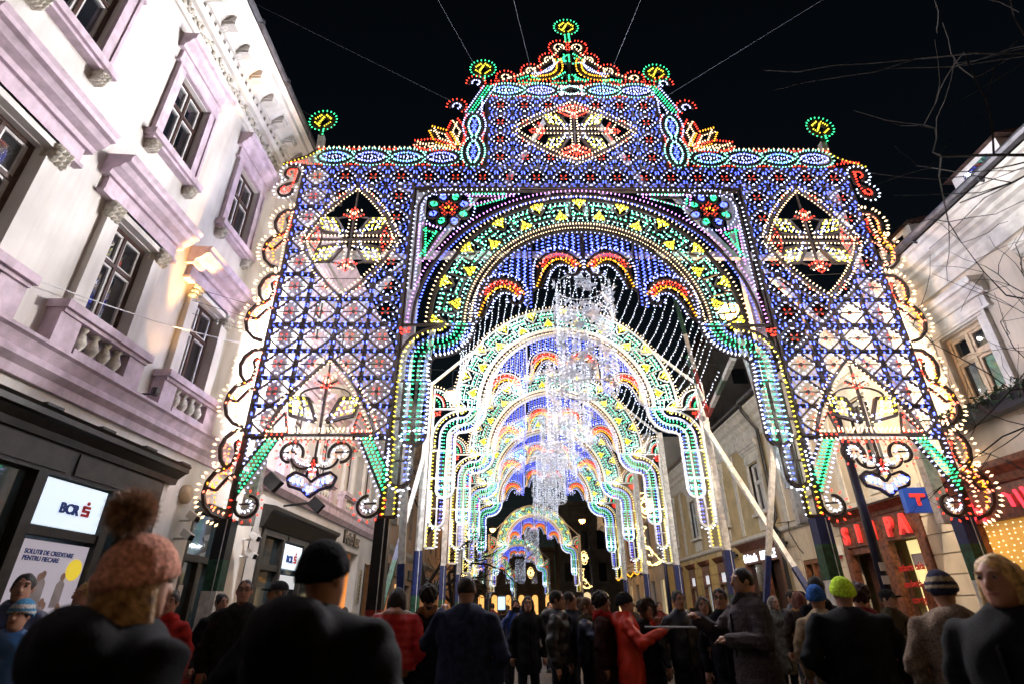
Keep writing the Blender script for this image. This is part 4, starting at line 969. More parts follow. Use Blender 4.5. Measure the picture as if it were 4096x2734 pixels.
for pts in ([(12.9,3.75),(12.75,3.85),(12.62,3.72),(12.66,3.42),(12.8,3.3),(12.95,3.4)], [(12.55,3.6),(12.42,3.45),(12.40,3.3)], [(11.7,3.78),(11.58,3.72),(11.55,3.5)], [(11.4,3.8),(11.3,3.45)], [(11.22,3.82),(11.12,3.5),(11.3,3.42)], [(10.85,3.85),(10.75,3.5),(10.5,3.5)], [(10.3,3.85),(10.3,3.5)]):
    mb = MB(); mb.tube([R.P(a, b, .12) for a, b in pts], .035, 6); part('tube', mb, M_neon, ne)
# ochre house with the bakery, the doorway and the ice cream parlour
oc = thing('ochre_house', (10.4, 26, GZ), 'long ochre two storey house on the right with bakery, doorway and ice cream parlour', 'building')
B0, B1 = 14.12, 40.5
bw = [15.6, 19.4, 23.6, 28.2, 32.9, 37.5]
shopw = [29.6, 32.2, 34.8, 37.4]
holes = [(c-.55,c+.55,5.35,7.35) for c in bw]+[(14.5,18.15,GZ,3.55),(20.0,21.2,GZ,3.2),(22.6,26.4,GZ,3.45)]+[(c-.5,c+.5,GZ+.3,3.3) for c in shopw]
M_faceA, M_faceB = M_wallR, M_wallY
mb = MB(); R.wall(mb, B0, 22.2, 4.45, 9.0, [h for h in holes if h[2] > 4], .3, 0); R.wall(mb, 22.2, B1, 4.45, 9.0, [h for h in holes if h[2] > 4], .3, 1)
R.wall(mb, B0, 22.2, GZ, 4.45, [h for h in holes if h[2] < 4 and h[0] < 22.2], .3, 0); R.wall(mb, 22.2, B1, GZ, 4.45, [h for h in holes if h[2] < 4 and h[0] > 22.2], .3, 1)
R.box(mb, B0, B1, GZ, 9.6, -7, -.9, 1); R.box(mb, B0, B1, 8.98, 9.6, -.95, -.02, 1)
part('wall', mb, [M_faceA, mat('ochre_upper', (.58,.46,.26), .85, var=.12, scale=1.2, bump=.12)], oc)
mb = MB(); R.prof(mb, B0, B1, [(0,8.3),(.05,8.3),(.08,8.45),(.04,8.5),(.04,8.85),(.14,8.95),(.2,9.1),(.35,9.2),(.5,9.4),(.58,9.45),(.58,9.55),(0,9.62)]); part('cornice', mb, M_trimR, oc)
mb = MB(); R.prof(mb, B0, B1, [(.5,9.66),(-5,13.2),(-7,13.2),(-7,9.6),(0,9.6)]); part('roof', mb, M_roof, oc)
mb = MB(); mb.tube([R.P(22.4,9.7,.66), R.P(B1,9.7,.66)], .08, 8); part('gutter', mb, M_steel, oc)
mb = MB(); mb.tube([R.P(22.3,9.7,.66), R.P(22.3,9.35,.62), R.P(22.3,8.5,.12), R.P(22.3,4.9,.12), R.P(22.3,4.6,.3), R.P(22.3,4.3,.16), R.P(22.3,GZ,.14)], .075, 8); part('drainpipe', mb, M_black, oc)
mb = MB(); R.prof(mb, B0, B1, [(0,4.32),(.06,4.32),(.12,4.38),(.12,4.5),(0,4.54)]); part('string_course', mb, M_trimR, oc)
for c in bw:
    window(R, oc, c-.55, c+.55, 5.35, 7.35, .62, M_white, M_white)
    mb = MB()
    for t in (-1,1): R.box(mb, c+t*.65-.1, c+t*.65+.1, 5.3, 7.4, 0, .07)
    R.box(mb, c-.75, c+.75, 7.4, 7.6, 0, .07); part('window_surround', mb, M_trimR, oc)
    hood(R, oc, c, .92, 7.82, .55, M_trimR)
    mb = MB(); R.box(mb, c-.82, c+.82, 5.18, 5.3, 0, .18); R.box(mb, c-.6, c+.6, 4.6, 5.1, 0, .03); part('sill', mb, M_trimR, oc)
for c in (17.5, 21.6, 26.0, 30.6, 35.3, 39.9):
    mb = MB(); R.box(mb, c-.16, c+.16, 4.6, 8.25, 0, .05); part('pilaster', mb, M_trimR, oc)
# rusticated blocks of the ground floor
for (a, b, m) in ((13.25,14.45,M_wallR),(18.25,19.9,M_wallR),(21.3,22.1,M_wallR),(26.5,29.0,M_faceB),(30.2,31.6,M_faceB),(32.8,34.2,M_faceB),(35.4,36.8,M_faceB),(38.0,40.4,M_faceB)):
    for k in range(8):
        n = max(1, int((b-a)/1.1)); z = .5+k*.46
        for q in range(n):
            e = (b-a)/n; mb = MB(); R.box(mb, a+e*q+.012, a+e*(q+1)-.012, z+.015, z+.445, .0025, .035); part('rusticated_block', mb, m, oc)
# bakery front
mb = MB(); R.prof(mb, 14.3, 18.4, [(.03,4.0),(.12,4.0),(.14,4.1),(.28,4.22),(.34,4.26),(0.03,4.31)]); part('shop_cornice', mb, M_wood, oc)
mb = MB(); R.box(mb, 14.45, 18.2, 3.30, 4.0, -.1, .08); part('fascia', mb, M_wood, oc)
mb = MB()
for a, b in ((14.45,14.75),(16.0,16.35),(17.95,18.2)): R.box(mb, a, b, GZ, 3.3, -.12, .1)
R.box(mb, 14.75, 16.0, GZ, .6, -.1, .04); R.box(mb, 16.35, 17.95, 3.1, 3.3, -.3, .02); part('shop_frame', mb, M_wood, oc)
mb = MB(); R.box(mb, 16.35, 17.95, GZ, 3.1, -.5, -.4); part('door', mb, mat('shop_door', (.07,.025,.018), .5, var=.3), oc)
M_bake = emat('bakery_light', (1.0,.78,.34), 1.0)
mb = MB(); R.box(mb, 14.75, 16.0, .6, 3.3, -.5, -.45); part('lit_interior', mb, M_bake, oc)
mb = MB(); R.box(mb, 14.95, 15.85, 1.2, 2.2, -.44, -.38); R.box(mb, 14.8, 15.2, .6, 1.9, -.44, -.36, 1); R.box(mb, 15.0, 15.9, 2.62, 2.95, -.44, -.4, 2); part('shop_shelf', mb, [M_wood, M_brown, M_white], oc)
si = thing('bakery_sign', (10.3, 16.3, 3.6), 'thick red bakery letters on the dark wood fascia behind the street lamp', 'sign')
M_sired = emat('sign_letter_red', (.85,.05,.04), .55)
for ch, s_ in zip('SIMPA', (17.95,17.2,16.72,15.75,15.2)):
    o = text(ch, .66, M_sired, si, 'letter', R.P(s_, 3.42, .13), ROT_R, .05, .035, sx=.78)
bl = thing('window_lettering', (10.4, 15.4, 2.3), 'red and black pastry lettering on the lit bakery window', 'sign')
M_lr = mat('letter_red', (.5,.02,.015), .5, var=0)
text('patiserie calda', .235, M_lr, bl, 'lettering', R.P(15.98, 2.52, .0), ROT_R, .004, .006, sx=.78); text('sandwich-uri', .235, M_lr, bl, 'lettering', R.P(15.95, 2.12, .0), ROT_R, .004, .006, sx=.84); text('covrigi', .235, M_lr, bl, 'lettering', R.P(15.8, 1.74, .0), ROT_R, .004, .006, sx=.9)
ab = thing('alarm_box', (10.35, 18.5, 3.3), 'small pale alarm box with orange siren on the wall left of the bakery', 'alarm box')
mb = MB(); R.box(mb, 18.4, 18.62, 3.15, 3.45, .035, .16); part('case', mb, M_white, ab); mb = MB(); R.box(mb, 18.45, 18.57, 3.05, 3.15, .05, .14); part('siren', mb, M_red, ab); 
hn = thing('house_plate', (10.36, 19.2, 3.3), 'small white plate on the rusticated wall beside the alarm box', 'plate'); mb = MB(); R.box(mb, 19.05, 19.35, 3.1, 3.5, .036, .06); part('plate', mb, M_white, hn)
bs = thing('projecting_sign', (10.0, 13.75, 4.0), 'blue box sign with red mark projecting from the wall right of the bakery', 'sign')
mb = MB(); R.box(mb, 13.7, 13.86, 3.72, 4.32, .05, .8); part('box', mb, emat('sign_box_blue', (.015,.07,.40), .12), bs); 
mb = MB(); R.box(mb, 13.68, 13.7, 4.08, 4.17, .3, .68); R.box(mb, 13.68, 13.7, 3.88, 4.08, .45, .54); part('emblem', mb, M_sired, bs)
mb = MB()
for a, b, c, e in ((20.0,20.12,GZ,3.2),(21.08,21.2,GZ,3.2),(20.12,21.08,3.05,3.2),(20.57,20.63,GZ,3.05)): R.box(mb, a, b, c, e, -.2, -.02)
d2 = part('door', mb, mat('door_oak', (.22,.085,.035), .5, var=.3), oc)
mb = MB(); R.box(mb, 20.12, 20.57, GZ, 3.05, -.18, -.12); R.box(mb, 20.25, 20.45, 1.4, 2.8, -.12, -.1, 1); part('door_leaf', mb, [MATS['door_oak'], M_brown], d2)
mb = MB(); R.box(mb, 20.63, 21.08, GZ, 3.05, -.6, -.5); part('dark_hall', mb, M_room, d2)
# ice cream parlour
mb = MB(); R.prof(mb, 22.45, 26.7, [(.03,3.95),(.1,3.95),(.14,4.05),(.28,4.2),(.32,4.24),(.03,4.3)]); part('shop_cornice', mb, M_wood, oc)
mb = MB(); R.box(mb, 22.6, 26.4, 3.4, 3.95, -.1, .08)
for a, b in ((22.6,22.8),(24.3,24.5),(26.2,26.4)): R.box(mb, a, b, GZ, 3.4, -.12, .1)
R.box(mb, 24.5, 26.2, GZ, .8, -.1, .05); part('shop_frame', mb, M_wood, oc)
mb = MB(); R.box(mb, 24.5, 26.2, .8, 3.4, -.12, -.09); part('shop_window', mb, M_glass, oc); mb = MB(); R.box(mb, 22.8, 24.3, GZ, 3.4, -.3, -.26); part('door', mb, M_brown, oc)
gs = thing('ice_cream_sign', (10.3, 24.6, 3.7), 'white glowing ice cream parlour lettering behind the crossed white struts', 'sign')
M_lw = emat('sign_letter_white', (.85,.88,1.0), 2.2)
text('Gelateria', .46, M_lw, gs, 'lettering', R.P(26.4, 3.5, .09), ROT_R, .02, .012, sx=.86); text('BETTY ICE', .46, M_lw, gs, 'lettering', R.P(24.55, 3.5, .09), ROT_R, .02, .012, sx=.70)
for s_ in (27.2, 22.0):
    w = thing('wall_floodlight', (10.2, s_, 3.9), 'grey wall floodlight '+('left' if s_ > 25 else 'right')+' of the ice cream parlour sign', 'floodlight'); mb = MB(); R.box(mb, s_-.2, s_+.2, 3.75, 4.05, .2, .45); part('case', mb, M_steel, w); mb = MB(); R.box(mb, s_-.03, s_+.03, 3.85, 3.95, .0, .2); part('bracket', mb, M_black, w)
for i, c in enumerate(shopw):
    mb = MB(); R.prof(mb, c-.75, c+.75, [(.03,3.75),(.15,3.85),(.25,4.0),(.03,4.06)]); part('shop_hood', mb, M_wood, oc)
    mb = MB()
    for a, b, e, f in ((c-.6,c-.48,GZ,3.72),(c+.48,c+.6,GZ,3.72),(c-.48,c+.48,2.75,2.85),(c-.48,c+.48,3.3,3.72)): R.box(mb, a, b, e, f, -.1, .07)
    part('shop_frame', mb, M_wood, oc)
    mb = MB(); R.box(mb, c-.48, c+.48, 2.85, 3.3, -.1, -.06); part('sign_panel', mb, emat('sign_panel_white', (.9,.92,1.0), .6), oc)
    mb = MB(); R.box(mb, c-.48, c+.48, .4, 2.75, -.25, -.2); part('shop_window', mb, emat('shop_glow_cool', (.55,.68,.8), .35) if i % 2 else M_shopglass, oc)
# ------------------------------------------------------------------ far buildings
wb = thing('corner_house', (10.4, 58, GZ), 'pale corner house with a stone balcony beyond the ochre house', 'building')
mb = MB(); hs = [(a, a+1.2, z, z+h) for a in np.arange(41.8, 57, 3.0) for z, h in ((1.0,2.6),(5.4,2.4),(9.6,2.0))]
R.wall(mb, 40.5, 58, GZ, 13.5, hs, .3); R.box(mb, 40.5, 58, GZ, 13.6, -10, -.9); part('wall', mb, mat('stone_grey', (.56,.52,.46), .85, var=.12, scale=.8, bump=.1), wb)
mb = MB(); R.prof(mb, 40.5, 58, [(0,13.2),(.4,13.5),(.7,13.8),(0,14.0)]); R.prof(mb, 40.5, 58, [(0,4.5),(.2,4.7),(.2,4.9),(0,5)]); part('cornice', mb, M_trimR, wb)
for k, (a, b, c, e) in enumerate(hs):
    mb = MB(); R.box(mb, a, b, c, e, -.25, -.2); part('window', mb, emat('dim_window', (1,.75,.4), .5) if c < 2 and k % 2 == 0 else M_glass, wb)
    if c > 2: mb = MB(); R.box(mb, a-.2, b+.2, e+.05, e+.3, 0, .2); R.box(mb, a-.15, b+.15, c-.2, c-.05, 0, .2); part('window_hood', mb, M_trimR, wb)
bc = MB(); R.box(bc, 55.2, 58.2, 9.0, 9.3, 0, 2.2); R.prof(bc, 55.4, 58, [(0,7.4),(1.0,8.4),(1.9,9.0),(0,9.0)]); R.box(bc, 55.2, 58.2, 10.35, 10.5, 1.95, 2.2)
bal = part('balcony', bc, M_trimR, wb)
for k in range(12): mb = MB(); mb.lathe([(.07,0),(.11,.3),(.06,.7),(.08,1.05)], R.P(55.3+k*.25, 9.3, 2.07), 6); part('baluster', mb, M_trimR, bal)
for k, s_ in enumerate((46, 48.5)):
    fg = thing('flag', (9.6, s_, 6.2), ('dark red' if k else 'navy blue')+' flag hanging from a slanted pole on the pale corner house', 'flag', 'flags on the corner house')
    mb = MB(); mb.tube([R.P(s_,6.6,0), R.P(s_,7.6,1.3)], .04, 6); part('pole', mb, M_black, fg)
    mb = MB(); P_ = [(R.P(s_+.06*math.sin(i*1.5+j), 7.5-i*.4, 1.25-.1*i*.5-.15*j)) for i in range(7) for j in range(4)]; mb.add(P_, [(i*4+j, i*4+j+1, i*4+j+5, i*4+j+4) for i in range(6) for j in range(3)]); part('cloth', mb, M_red if k else M_blue, fg)
gr = thing('light_garland', (9.5, 47, 4.2), 'fir garland with warm lights along the canopy of the pale corner house', 'garland')
mb = MB(); mbb = MB()
for i in range(260):
    s_ = 43+i*.045; h = 4.35-.3*abs(math.sin(i*.05)); c = R.P(s_, h, 1.2); d = RNG.normal(0,1,3)*.14; mb.add([c, (c[0]+d[0], c[1]+d[1], c[2]+d[2]), (c[0]+d[0]+.05, c[1]+d[1], c[2]+d[2]-.08)], [(0,1,2)])
    if i % 4 == 0: bulb_geo(mbb, (c[0]-.05, c[1], c[2]), (-1,0,-.3), .12, .05)
part('fir_twigs', mb, M_fir, gr, 'stuff'); part('warm_bulbs', mbb, BM['amber'], gr, 'stuff')
def block(name, label, x0, x1, y, h, m, floors, lit, cols):
    t = thing(name, ((x0+x1)/2, y, GZ), label, 'building'); mb = MB(); w = (x1-x0)/cols
    hs = [(x0+w*(i+.28), x0+w*(i+.72), z, z+zh) for i in range(cols) for z, zh in floors]
    F2 = Fac('L', 0); F2.P = lambda st, hh, d: (st, y-d, hh)
    F2.wall(mb, x0, x1, GZ, h, hs, .4); F2.box(mb, x0, x1, GZ, h, -12, -.8); part('wall', mb, m, t)
    mb = MB(); F2.prof(mb, x0-.4, x1+.4, [(0,h-.8),(.5,h-.5),(.7,h-.2),(.9,h+.1),(-12,h+.2),(-12,h-.8)]); F2.prof(mb, x0, x1, [(0,5.2),(.25,5.4),(.25,5.7),(0,5.8)]); part('cornice', mb, m, t)
    for k, (a, b, c, e) in enumerate(hs):
        lm = lit if c < 3 else M_glass
        if c < 3:                       # arched opening
            mb = MB(); F2.box(mb, a, b, c, e, -.36, -.3); part('lit_window', mb, lit, t)
            mb = MB(); mb.prism(arc(((a+b)/2, e), (b-a)/2, 0, 180, 8), F2.P, -.02, .03); part('arch_window', mb, lit, t)
        else: mb = MB(); F2.box(mb, a, b, c, e, -.36, -.3); part('window', mb, lm, t); mb = MB(); F2.box(mb, a-.2, b+.2, e+.1, e+.4, 0, .3); part('window_hood', mb, m, t)
    return t
M_brick = mat('warm_stone', (.40,.26,.15), .85, var=.2, scale=.6, bump=.2, bscale=8)
block('end_building', 'warm lit stone building closing the street, with glowing arched windows at street level', -9, 7.6, 122, 13.5, M_brick, ((.9,3.0),(6.6,3.4)), emat('arch_glow', (1.0,.5,.13), 1.3), 6)
block('corner_block', 'tall dark corner building rising right of the street end', 7.8, 30, 108, 20.5, mat('dark_stone', (.30,.24,.18), .85, var=.2, scale=.6), ((.9,3.0),(6.4,3.2),(12,3.2)), emat('arch_glow_pale', (1.0,.75,.4), 1.0), 7)
bk = block('rear_building', 'dark grey building with bracketed cornice rising behind the ochre house roof', 19, 36, 46, 25, mat('night_grey', (.26,.25,.24), .9, var=.15, scale=.5), ((7,2),(14,3),(20.2,1.6)), M_glass, 5)
for k in range(16): mb = MB(); mb.box((19.3+k*1.05,45.1,23.2), (19.6+k*1.05,45.95,24.2)); part('cornice_bracket', mb, MATS['night_grey'], bk)
mb = MB(); mb.prism([(18,25.2),(37,25.2),(34,30),(21,30)], lambda a, b, d: (a, 46+d, b), 0, 10); part('roof', mb, M_roof, bk)
# ------------------------------------------------------------------ ground
mb = MB(); mb.add([(-300,-60,GZ-.02),(300,-60,GZ-.02),(300,500,GZ-.02),(-300,500,GZ-.02)], [(0,1,2,3)]); struct('ground', mb, mat('ground_earth', (.05,.048,.045), .9, var=.2, scale=.2))
mb = MB(); mb.add([(-6.8,-12,GZ-.006),(10.4,-12,GZ-.006),(10.4,108,GZ-.006),(-6.8,108,GZ-.006)], [(0,1,2,3)]); pav = struct('pavement', mb, mat('paving_joint', (.05,.047,.045), .8, var=.2, scale=3))
mb = MB()
for j in range(220):
    y = 10+j*.16
    for i in range(60):
        x = -6.5+i*.28+(.14 if j % 2 else 0)
        if -3 < x < 9.5 and y < 44: mb.add([(x+.008,y+.006,GZ-.004+RNG.rand()*.006),(x+.272,y+.006,GZ-.004+RNG.rand()*.006),(x+.272,y+.152,GZ-.003+RNG.rand()*.006),(x+.008,y+.152,GZ-.003+RNG.rand()*.006)], [(0,1,2,3)])
sp = link('paving_stones', mb.mesh('paving_stones'), mat('paving_stone', (.085,.072,.065), .5, var=.3, scale=1.7, bump=.15), pav, 'stuff')
# ------------------------------------------------------------------ struts that stay the arches
def strut(p, q, label, w=.13, bands=((0,.38,1),(.38,.55,3),(.55,.75,2),(.75,1,1))):
    t = thing('strut', p, label, 'strut', 'timber struts that stay the arches'); P, Q = Vector(p), Vector(q)
    mb = MB()
    for a, b, m in bands: mb.beam(P.lerp(Q, a), P.lerp(Q, b), w, w*.8, m)
    part('beam', mb, [M_red, M_pwhite, M_green, M_blue], t)
strut((-2.98,17.1,6.2), (-3.72,14.8,GZ), 'white strut with blue and green foot leaning left beside the red jacket')
strut((6.2,17.1,7.0), (7.75,14.1,GZ), 'long white strut with blue foot slanting down right across the ochre house', .135, ((0,.64,1),(.64,.85,3),(.85,1,2)))
strut((7.1,14.0,6.6), (5.85,15.2,GZ), 'upright white strut with dark blue foot crossing the long one by the parlour', .13, ((0,.58,1),(.58,.82,3),(.82,1,2)))
strut((4.0,11.6,8.6), (6.25,16.9,7.5), 'tricolour strut slanting from the big arch down to the nearest arch', .13, ((0,.25,2),(.25,.55,1),(.55,.82,0),(.82,1,1)))
strut((5.3,11.9,7.1), (6.3,16.9,7.35), 'short tricolour strut behind the right leg of the big arch', .14, ((0,.3,1),(.3,.55,2),(.55,.8,1),(.8,1,0)))
strut((5.0,14.2,8.2), (6.3,16.9,7.3), 'steep green, white and red strut meeting the others at the mast head', .12, ((0,.4,2),(.4,.7,1),(.7,1,0)))
strut((-2.75,13.2,4.6), (-2.6,13.4,GZ), 'pale upright timber with dark foot behind the left strut', .16, ((0,.45,1),(.45,1,3)))
# ------------------------------------------------------------------ fairy light canopy between the big arch and the next one
ca = thing('fairy_light_canopy', (1.7, 11.5, 8), 'canopy of white fairy light strings stretched between the front arch and the next', 'fairy lights')
for gap in (0, 1):
    for i in range(40):
        a = math.radians(-6+i*192/39); y0, y1 = (11.5, 17.0) if gap == 0 else (17.3, 22.6)
        r0 = 2.95 if gap == 0 else 2.9; r1 = 3.7
        p = Vector((1.7+r0*1.02*math.cos(a), y0, 7.5+r0*math.sin(a)*(1 if math.sin(a) > 0 else 3))); q = Vector((1.7+r1*math.cos(a), y1, 7.6+r1*math.sin(a)*(1 if math.sin(a) > 0 else 2)))
        mb = MB(); pts = [p.lerp(q, t/6)-Vector((0,0,.25*math.sin(PI*t/6))) for t in range(7)]; mb.tube(pts, .003, 3, 0, False)
        n = 30 if gap == 0 else 20
        for k in range(n):
            t = (k+RNG.rand()*.4)/n; c = p.lerp(q, t)-Vector((0,0,.25*math.sin(PI*t))); bulb_geo(mb, c, (RNG.normal()*.5, -.3, -1), .06, .0135); mb.m[-10:] = [1]*10
        part('light_string', mb, [M_white, BM['white']], ca)
# ------------------------------------------------------------------ flower chandeliers
M_petal = mat('white_petal', (.80,.80,.86), .5, var=.15, scale=9)
def petal_flower(mb, c, r, ax):
    ax = Vector(ax).normalized(); a = ax.orthogonal().normalized(); b = ax.cross(a); c = Vector(c)
    for k in range(6):
        t = 2*PI*k/6+RNG.rand()*.4; d = a*math.cos(t)+b*math.sin(t); n = ax.cross(d); l = r*(.8+RNG.rand()*.4)
        p = [c, c+d*l*.45+n*l*.22+ax*l*.15, c+d*l+ax*l*.32, c+d*l*.45-n*l*.22+ax*l*.15]; mb.add(p, [(0,1,2,3)])
def chandelier():
    t = thing('flower_chandelier', (2.05, 14.0, 7.1), 'x', 'chandelier', 'hanging flower chandeliers'); O = Vector((2.05,14.0,7.1)); R_, Hh = .80, 3.4
    for z in (0, 1.15, 2.3, 3.4):
        mb = MB(); mb.tube([O+Vector((R_*math.cos(2*PI*k/28), R_*math.sin(2*PI*k/28), z)) for k in range(29)], .018, 5); part('hoop', mb, M_white, t)
    st = MB(); lb = MB()
    for k in range(26):
        a = 2*PI*k/26; p = O+Vector((R_*math.cos(a), R_*math.sin(a), 0)); st.tube([p, p+Vector((0,0,Hh))], .005, 3, 0, False)
        for q in range(24): bulb_geo(lb, p+Vector((0,0,.05+q*.14+RNG.rand()*.05)), (math.cos(a+RNG.normal()), math.sin(a+RNG.normal()), -.5), .07, .016)
    part('light_strings', st, M_white, t, 'stuff'); part('white_bulbs', lb, BM['white'], t, 'stuff')
    fl = MB()
    for k in range(130):
        a = RNG.rand()*2*PI; z = Hh*RNG.rand()**1.2; r = R_*(1+RNG.normal()*.05); d = (math.cos(a), math.sin(a), RNG.normal()*.4)
        petal_flower(fl, O+Vector((r*math.cos(a), r*math.sin(a), z)), .11+RNG.rand()*.06, d)
    part('small_flowers', fl, M_petal, t, 'stuff')
    for k in range(34):
        a = RNG.rand()*2*PI; z = (Hh-.9*RNG.rand()) if k < 18 else Hh*RNG.rand(); mb = MB(); petal_flower(mb, O+Vector((R_*1.05*math.cos(a), R_*1.05*math.sin(a), z)), .22+RNG.rand()*.08, (math.cos(a), math.sin(a), RNG.normal()*.5)); part('flower', mb, M_petal, t)
    mb = MB(); [mb.tube([O+Vector((R_*math.cos(a), R_*math.sin(a), Hh)), O+Vector((0,0,Hh+1.0))], .008, 4) for a in (0, 2.1, 4.2)]; part('hanger', mb, M_black, t)
    return t
ch0 = chandelier(); ch0['label'] = 'nearest and highest white flower chandelier, ringed with big petals'
CHL = ['second white flower chandelier, just behind the nearest one', 'third white flower chandelier down the hanging column', 'fourth white flower chandelier down the hanging column', 'lowest flower chandelier of the near hanging column', 'distant flower chandelier between the lone arches', 'tiny farthest flower chandelier, rectangular and bright under the far arch']
for (x, y, z), lb in zip(((2.02,19.9,7.1),(2.0,25.7,7.1),(1.95,31.5,7.1),(1.9,37.5,7.1),(1.6,66,6.6),(.4,98,6.0)), CHL):
    c = copy_tree(ch0); c.location = (x, y, z); c.rotation_euler = (0,0,RNG.rand()*6); c['label'] = lb
# ------------------------------------------------------------------ hanging street lamps
M_lampglow = emat('sodium_glow', (1.0,.50,.13), 14.0)
def hang_lamp(x, y, z, label, power):
    t = thing('street_lantern', (x, y, z), label, 'street lamp', 'hanging street lamps'); mb = MB(); mb.smooth = True
    mb.lathe([(.06,.30),(.16,.24),(.30,.10),(.31,.05)], (x,y,z), 14); part('shade', mb, M_steel, t)
    mb = MB(); mb.smooth = True; mb.lathe([(.28,.05),(.27,-.06),(.2,-.18),(.06,-.26)], (x,y,z), 14); part('globe', mb, M_lampglow, t)
    mb = MB(); mb.tube([(x,y,z+.3),(x,y,z+1.0)], .012, 4); mb.tube([(-6.7,y,z+1.15),(x,y,z+1.0),(10.3,y,z+1.2)], .01, 4); part('cable', mb, M_black, t)
    ld = bpy.data.lights.new('street_lamp_light', 'POINT'); ld.energy = power; ld.color = (1,.52,.18); ld.shadow_soft_size = .25
    o = bpy.data.objects.new('street_lamp_light', ld); COL.objects.link(o); o.parent = t; o.location = (0,0,-.45)
hang_lamp(5.72, 12.6, 8.8, 'glaring warm street lamp behind the right shoulder of the big ring', 420)
hang_lamp(-2.40, 18.6, 8.75, 'warm street lamp glowing behind the left leg of the nearest plain arch', 420)
hang_lamp(-2.4, -6.5, 8.8, 'added warm street lamp, unseen behind the viewer on the left', 60)  # both unseen lanterns are added to warm faces and walls
hang_lamp(5.7, -6.5, 8.8, 'added warm street lamp, unseen behind the viewer on the right', 60)
hang_lamp(5.76, 50, 8.8, 'distant orange street lamp right of the lone small arch', 500)
hang_lamp(-2.4, 54, 8.6, 'distant orange street lamp left of the lone small arch', 500)
# ------------------------------------------------------------------ lamp posts with golden scrolls
def lamp_post(x, y, h, label, grp=None):
    t = thing('lamp_post', (x, y, GZ), label, 'lamp post', grp); mb = MB(); mb.smooth = True
    mb.lathe([(.26,0),(.26,.12),(.2,.2),(.24,.28),(.19,.4),(.17,.85),(.21,.92),(.21,1.02),(.13,1.12),(.11,1.3)], (x,y,GZ), 14); part('base', mb, M_black, t)
    mb = MB(); mb.smooth = True; mb.lathe([(.105,1.3),(.09,3.0),(.075,h)], (x,y,GZ), 12); part('shaft', mb, mat('lamp_post_blue', (.02,.022,.05), .4, .2, var=.15), t)
    mb = MB(); mb.smooth = True; mb.lathe([(.05,0),(.12,.1),(.14,.4),(.05,.55)], (x,y,GZ+h), 10); part('lantern', mb, M_black, t)
    return t
lp = lamp_post(7.44, 12.0, 7.4, 'dark blue lamp post with moulded base in front of the bakery')
mb = MB()
for k, z in enumerate((1.75,2.05,2.3)): mb.box((7.44-.11+k*.02,11.885,z), (7.44+.05,11.905,z+.16))
part('sticker', mb, M_poster, lp)
GB = emat('gold_bulb', (1.0,.66,.26), 3.2*BULB, BSAMPLE)
def spiral(c, r0, r1, a0, turns, n=26): return [(c[0]+(r0+(r1-r0)*i/n)*math.cos(a0+turns*2*PI*i/n), c[1]+(r0+(r1-r0)*i/n)*math.sin(a0+turns*2*PI*i/n)) for i in range(n+1)]
def gold(name, x, y, z, lines, sc, label, side=-1):
    t = thing(name, (x, y, z), label, 'light ornament', 'golden light ornaments on lamp posts'); fr = MB(); bb = MB()
    for pts in lines:
        P_ = [(x+side*a*sc, y, z+b*sc) for a, b in pts]; fr.tube(P_, .022, 5)
        for u, w, tx, tz in resample([(p[0], p[2]) for p in P_], .085): bulb_geo(bb, (u, y-.02, w), (RNG.normal()*.6, -1, RNG.normal()*.6), .09, .036)
    part('frame', fr, M_white, t); part('gold_bulbs', bb, GB, t, 'stuff')
bird = [spiral((.1,0), .75, .12, -2.4, 1.15), bez((-.55,-.35),(-.2,.1),(.35,.62)), bez((.35,.62),(.05,.9),(.3,1.15))+bez((.3,1.15),(.55,1.2),(.5,.95)), [(.3,1.15),(.75,1.75),(.1,1.62),(.3,1.2)], bez((-.5,-.5),(-.75,-.3),(-.8,-.45)), spiral((.15,-.1), .6, .3, -1.2, .6, 14), bez((.0,-.62),(.5,-.5),(.7,.1)), bez((.1,-.5),(.5,-.35),(.6,.15)), bez((-.1,-.68),(-.45,-.75),(-.72,-.5))]
rnd = [[(.42*math.cos(2*PI*i/24), .42*math.sin(2*PI*i/24)) for i in range(25)], [(.25*math.cos(2*PI*i/18), .25*math.sin(2*PI*i/18)) for i in range(19)]]+[spiral((.33*math.cos(a), .33*math.sin(a)), .2, .06, a, .9, 10) for a in np.arange(0, 6.2, PI/4)]+[bez((-.3,.55),(0,.95),(.3,.55)), bez((-.3,-.55),(0,-.95),(.3,-.55))]
for (x, y, s) in ((7.35,29,-1), (7.6,60,-1), (-4.05,38,1)):
    w = 'right near' if y < 30 else 'right far' if x > 0 else 'left'
    lamp_post(x, y, 7.6 if y < 50 else 7.2, {'right near':'lamp post behind the near golden bird ornament on the right','right far':'far lamp post with golden ornaments near the street end','left':'lamp post with golden ornaments on the left by the bare tree'}[w], 'lamp posts along the street')
    gold('bird_ornament', x+s*.72, y-.1, 4.15, bird, .78, {'right near':'large golden bulb bird with curled tail on the near right lamp post','right far':'small golden bulb bird on the far right lamp post','left':'golden bulb bird half hidden behind the left arch legs'}[w], s)
    gold('round_ornament', x+s*.72, y-.1, 6.5, rnd, .85, {'right near':'golden bulb rosette above the large bird, between the right arch legs','right far':'small round golden rosette right of the lone arch','left':'golden bulb rosette on the left lamp post'}[w], s)
gold('round_ornament', 1.6, 74, 5.9, rnd, .85, 'tiny golden rosette under the lone small arch', 1)
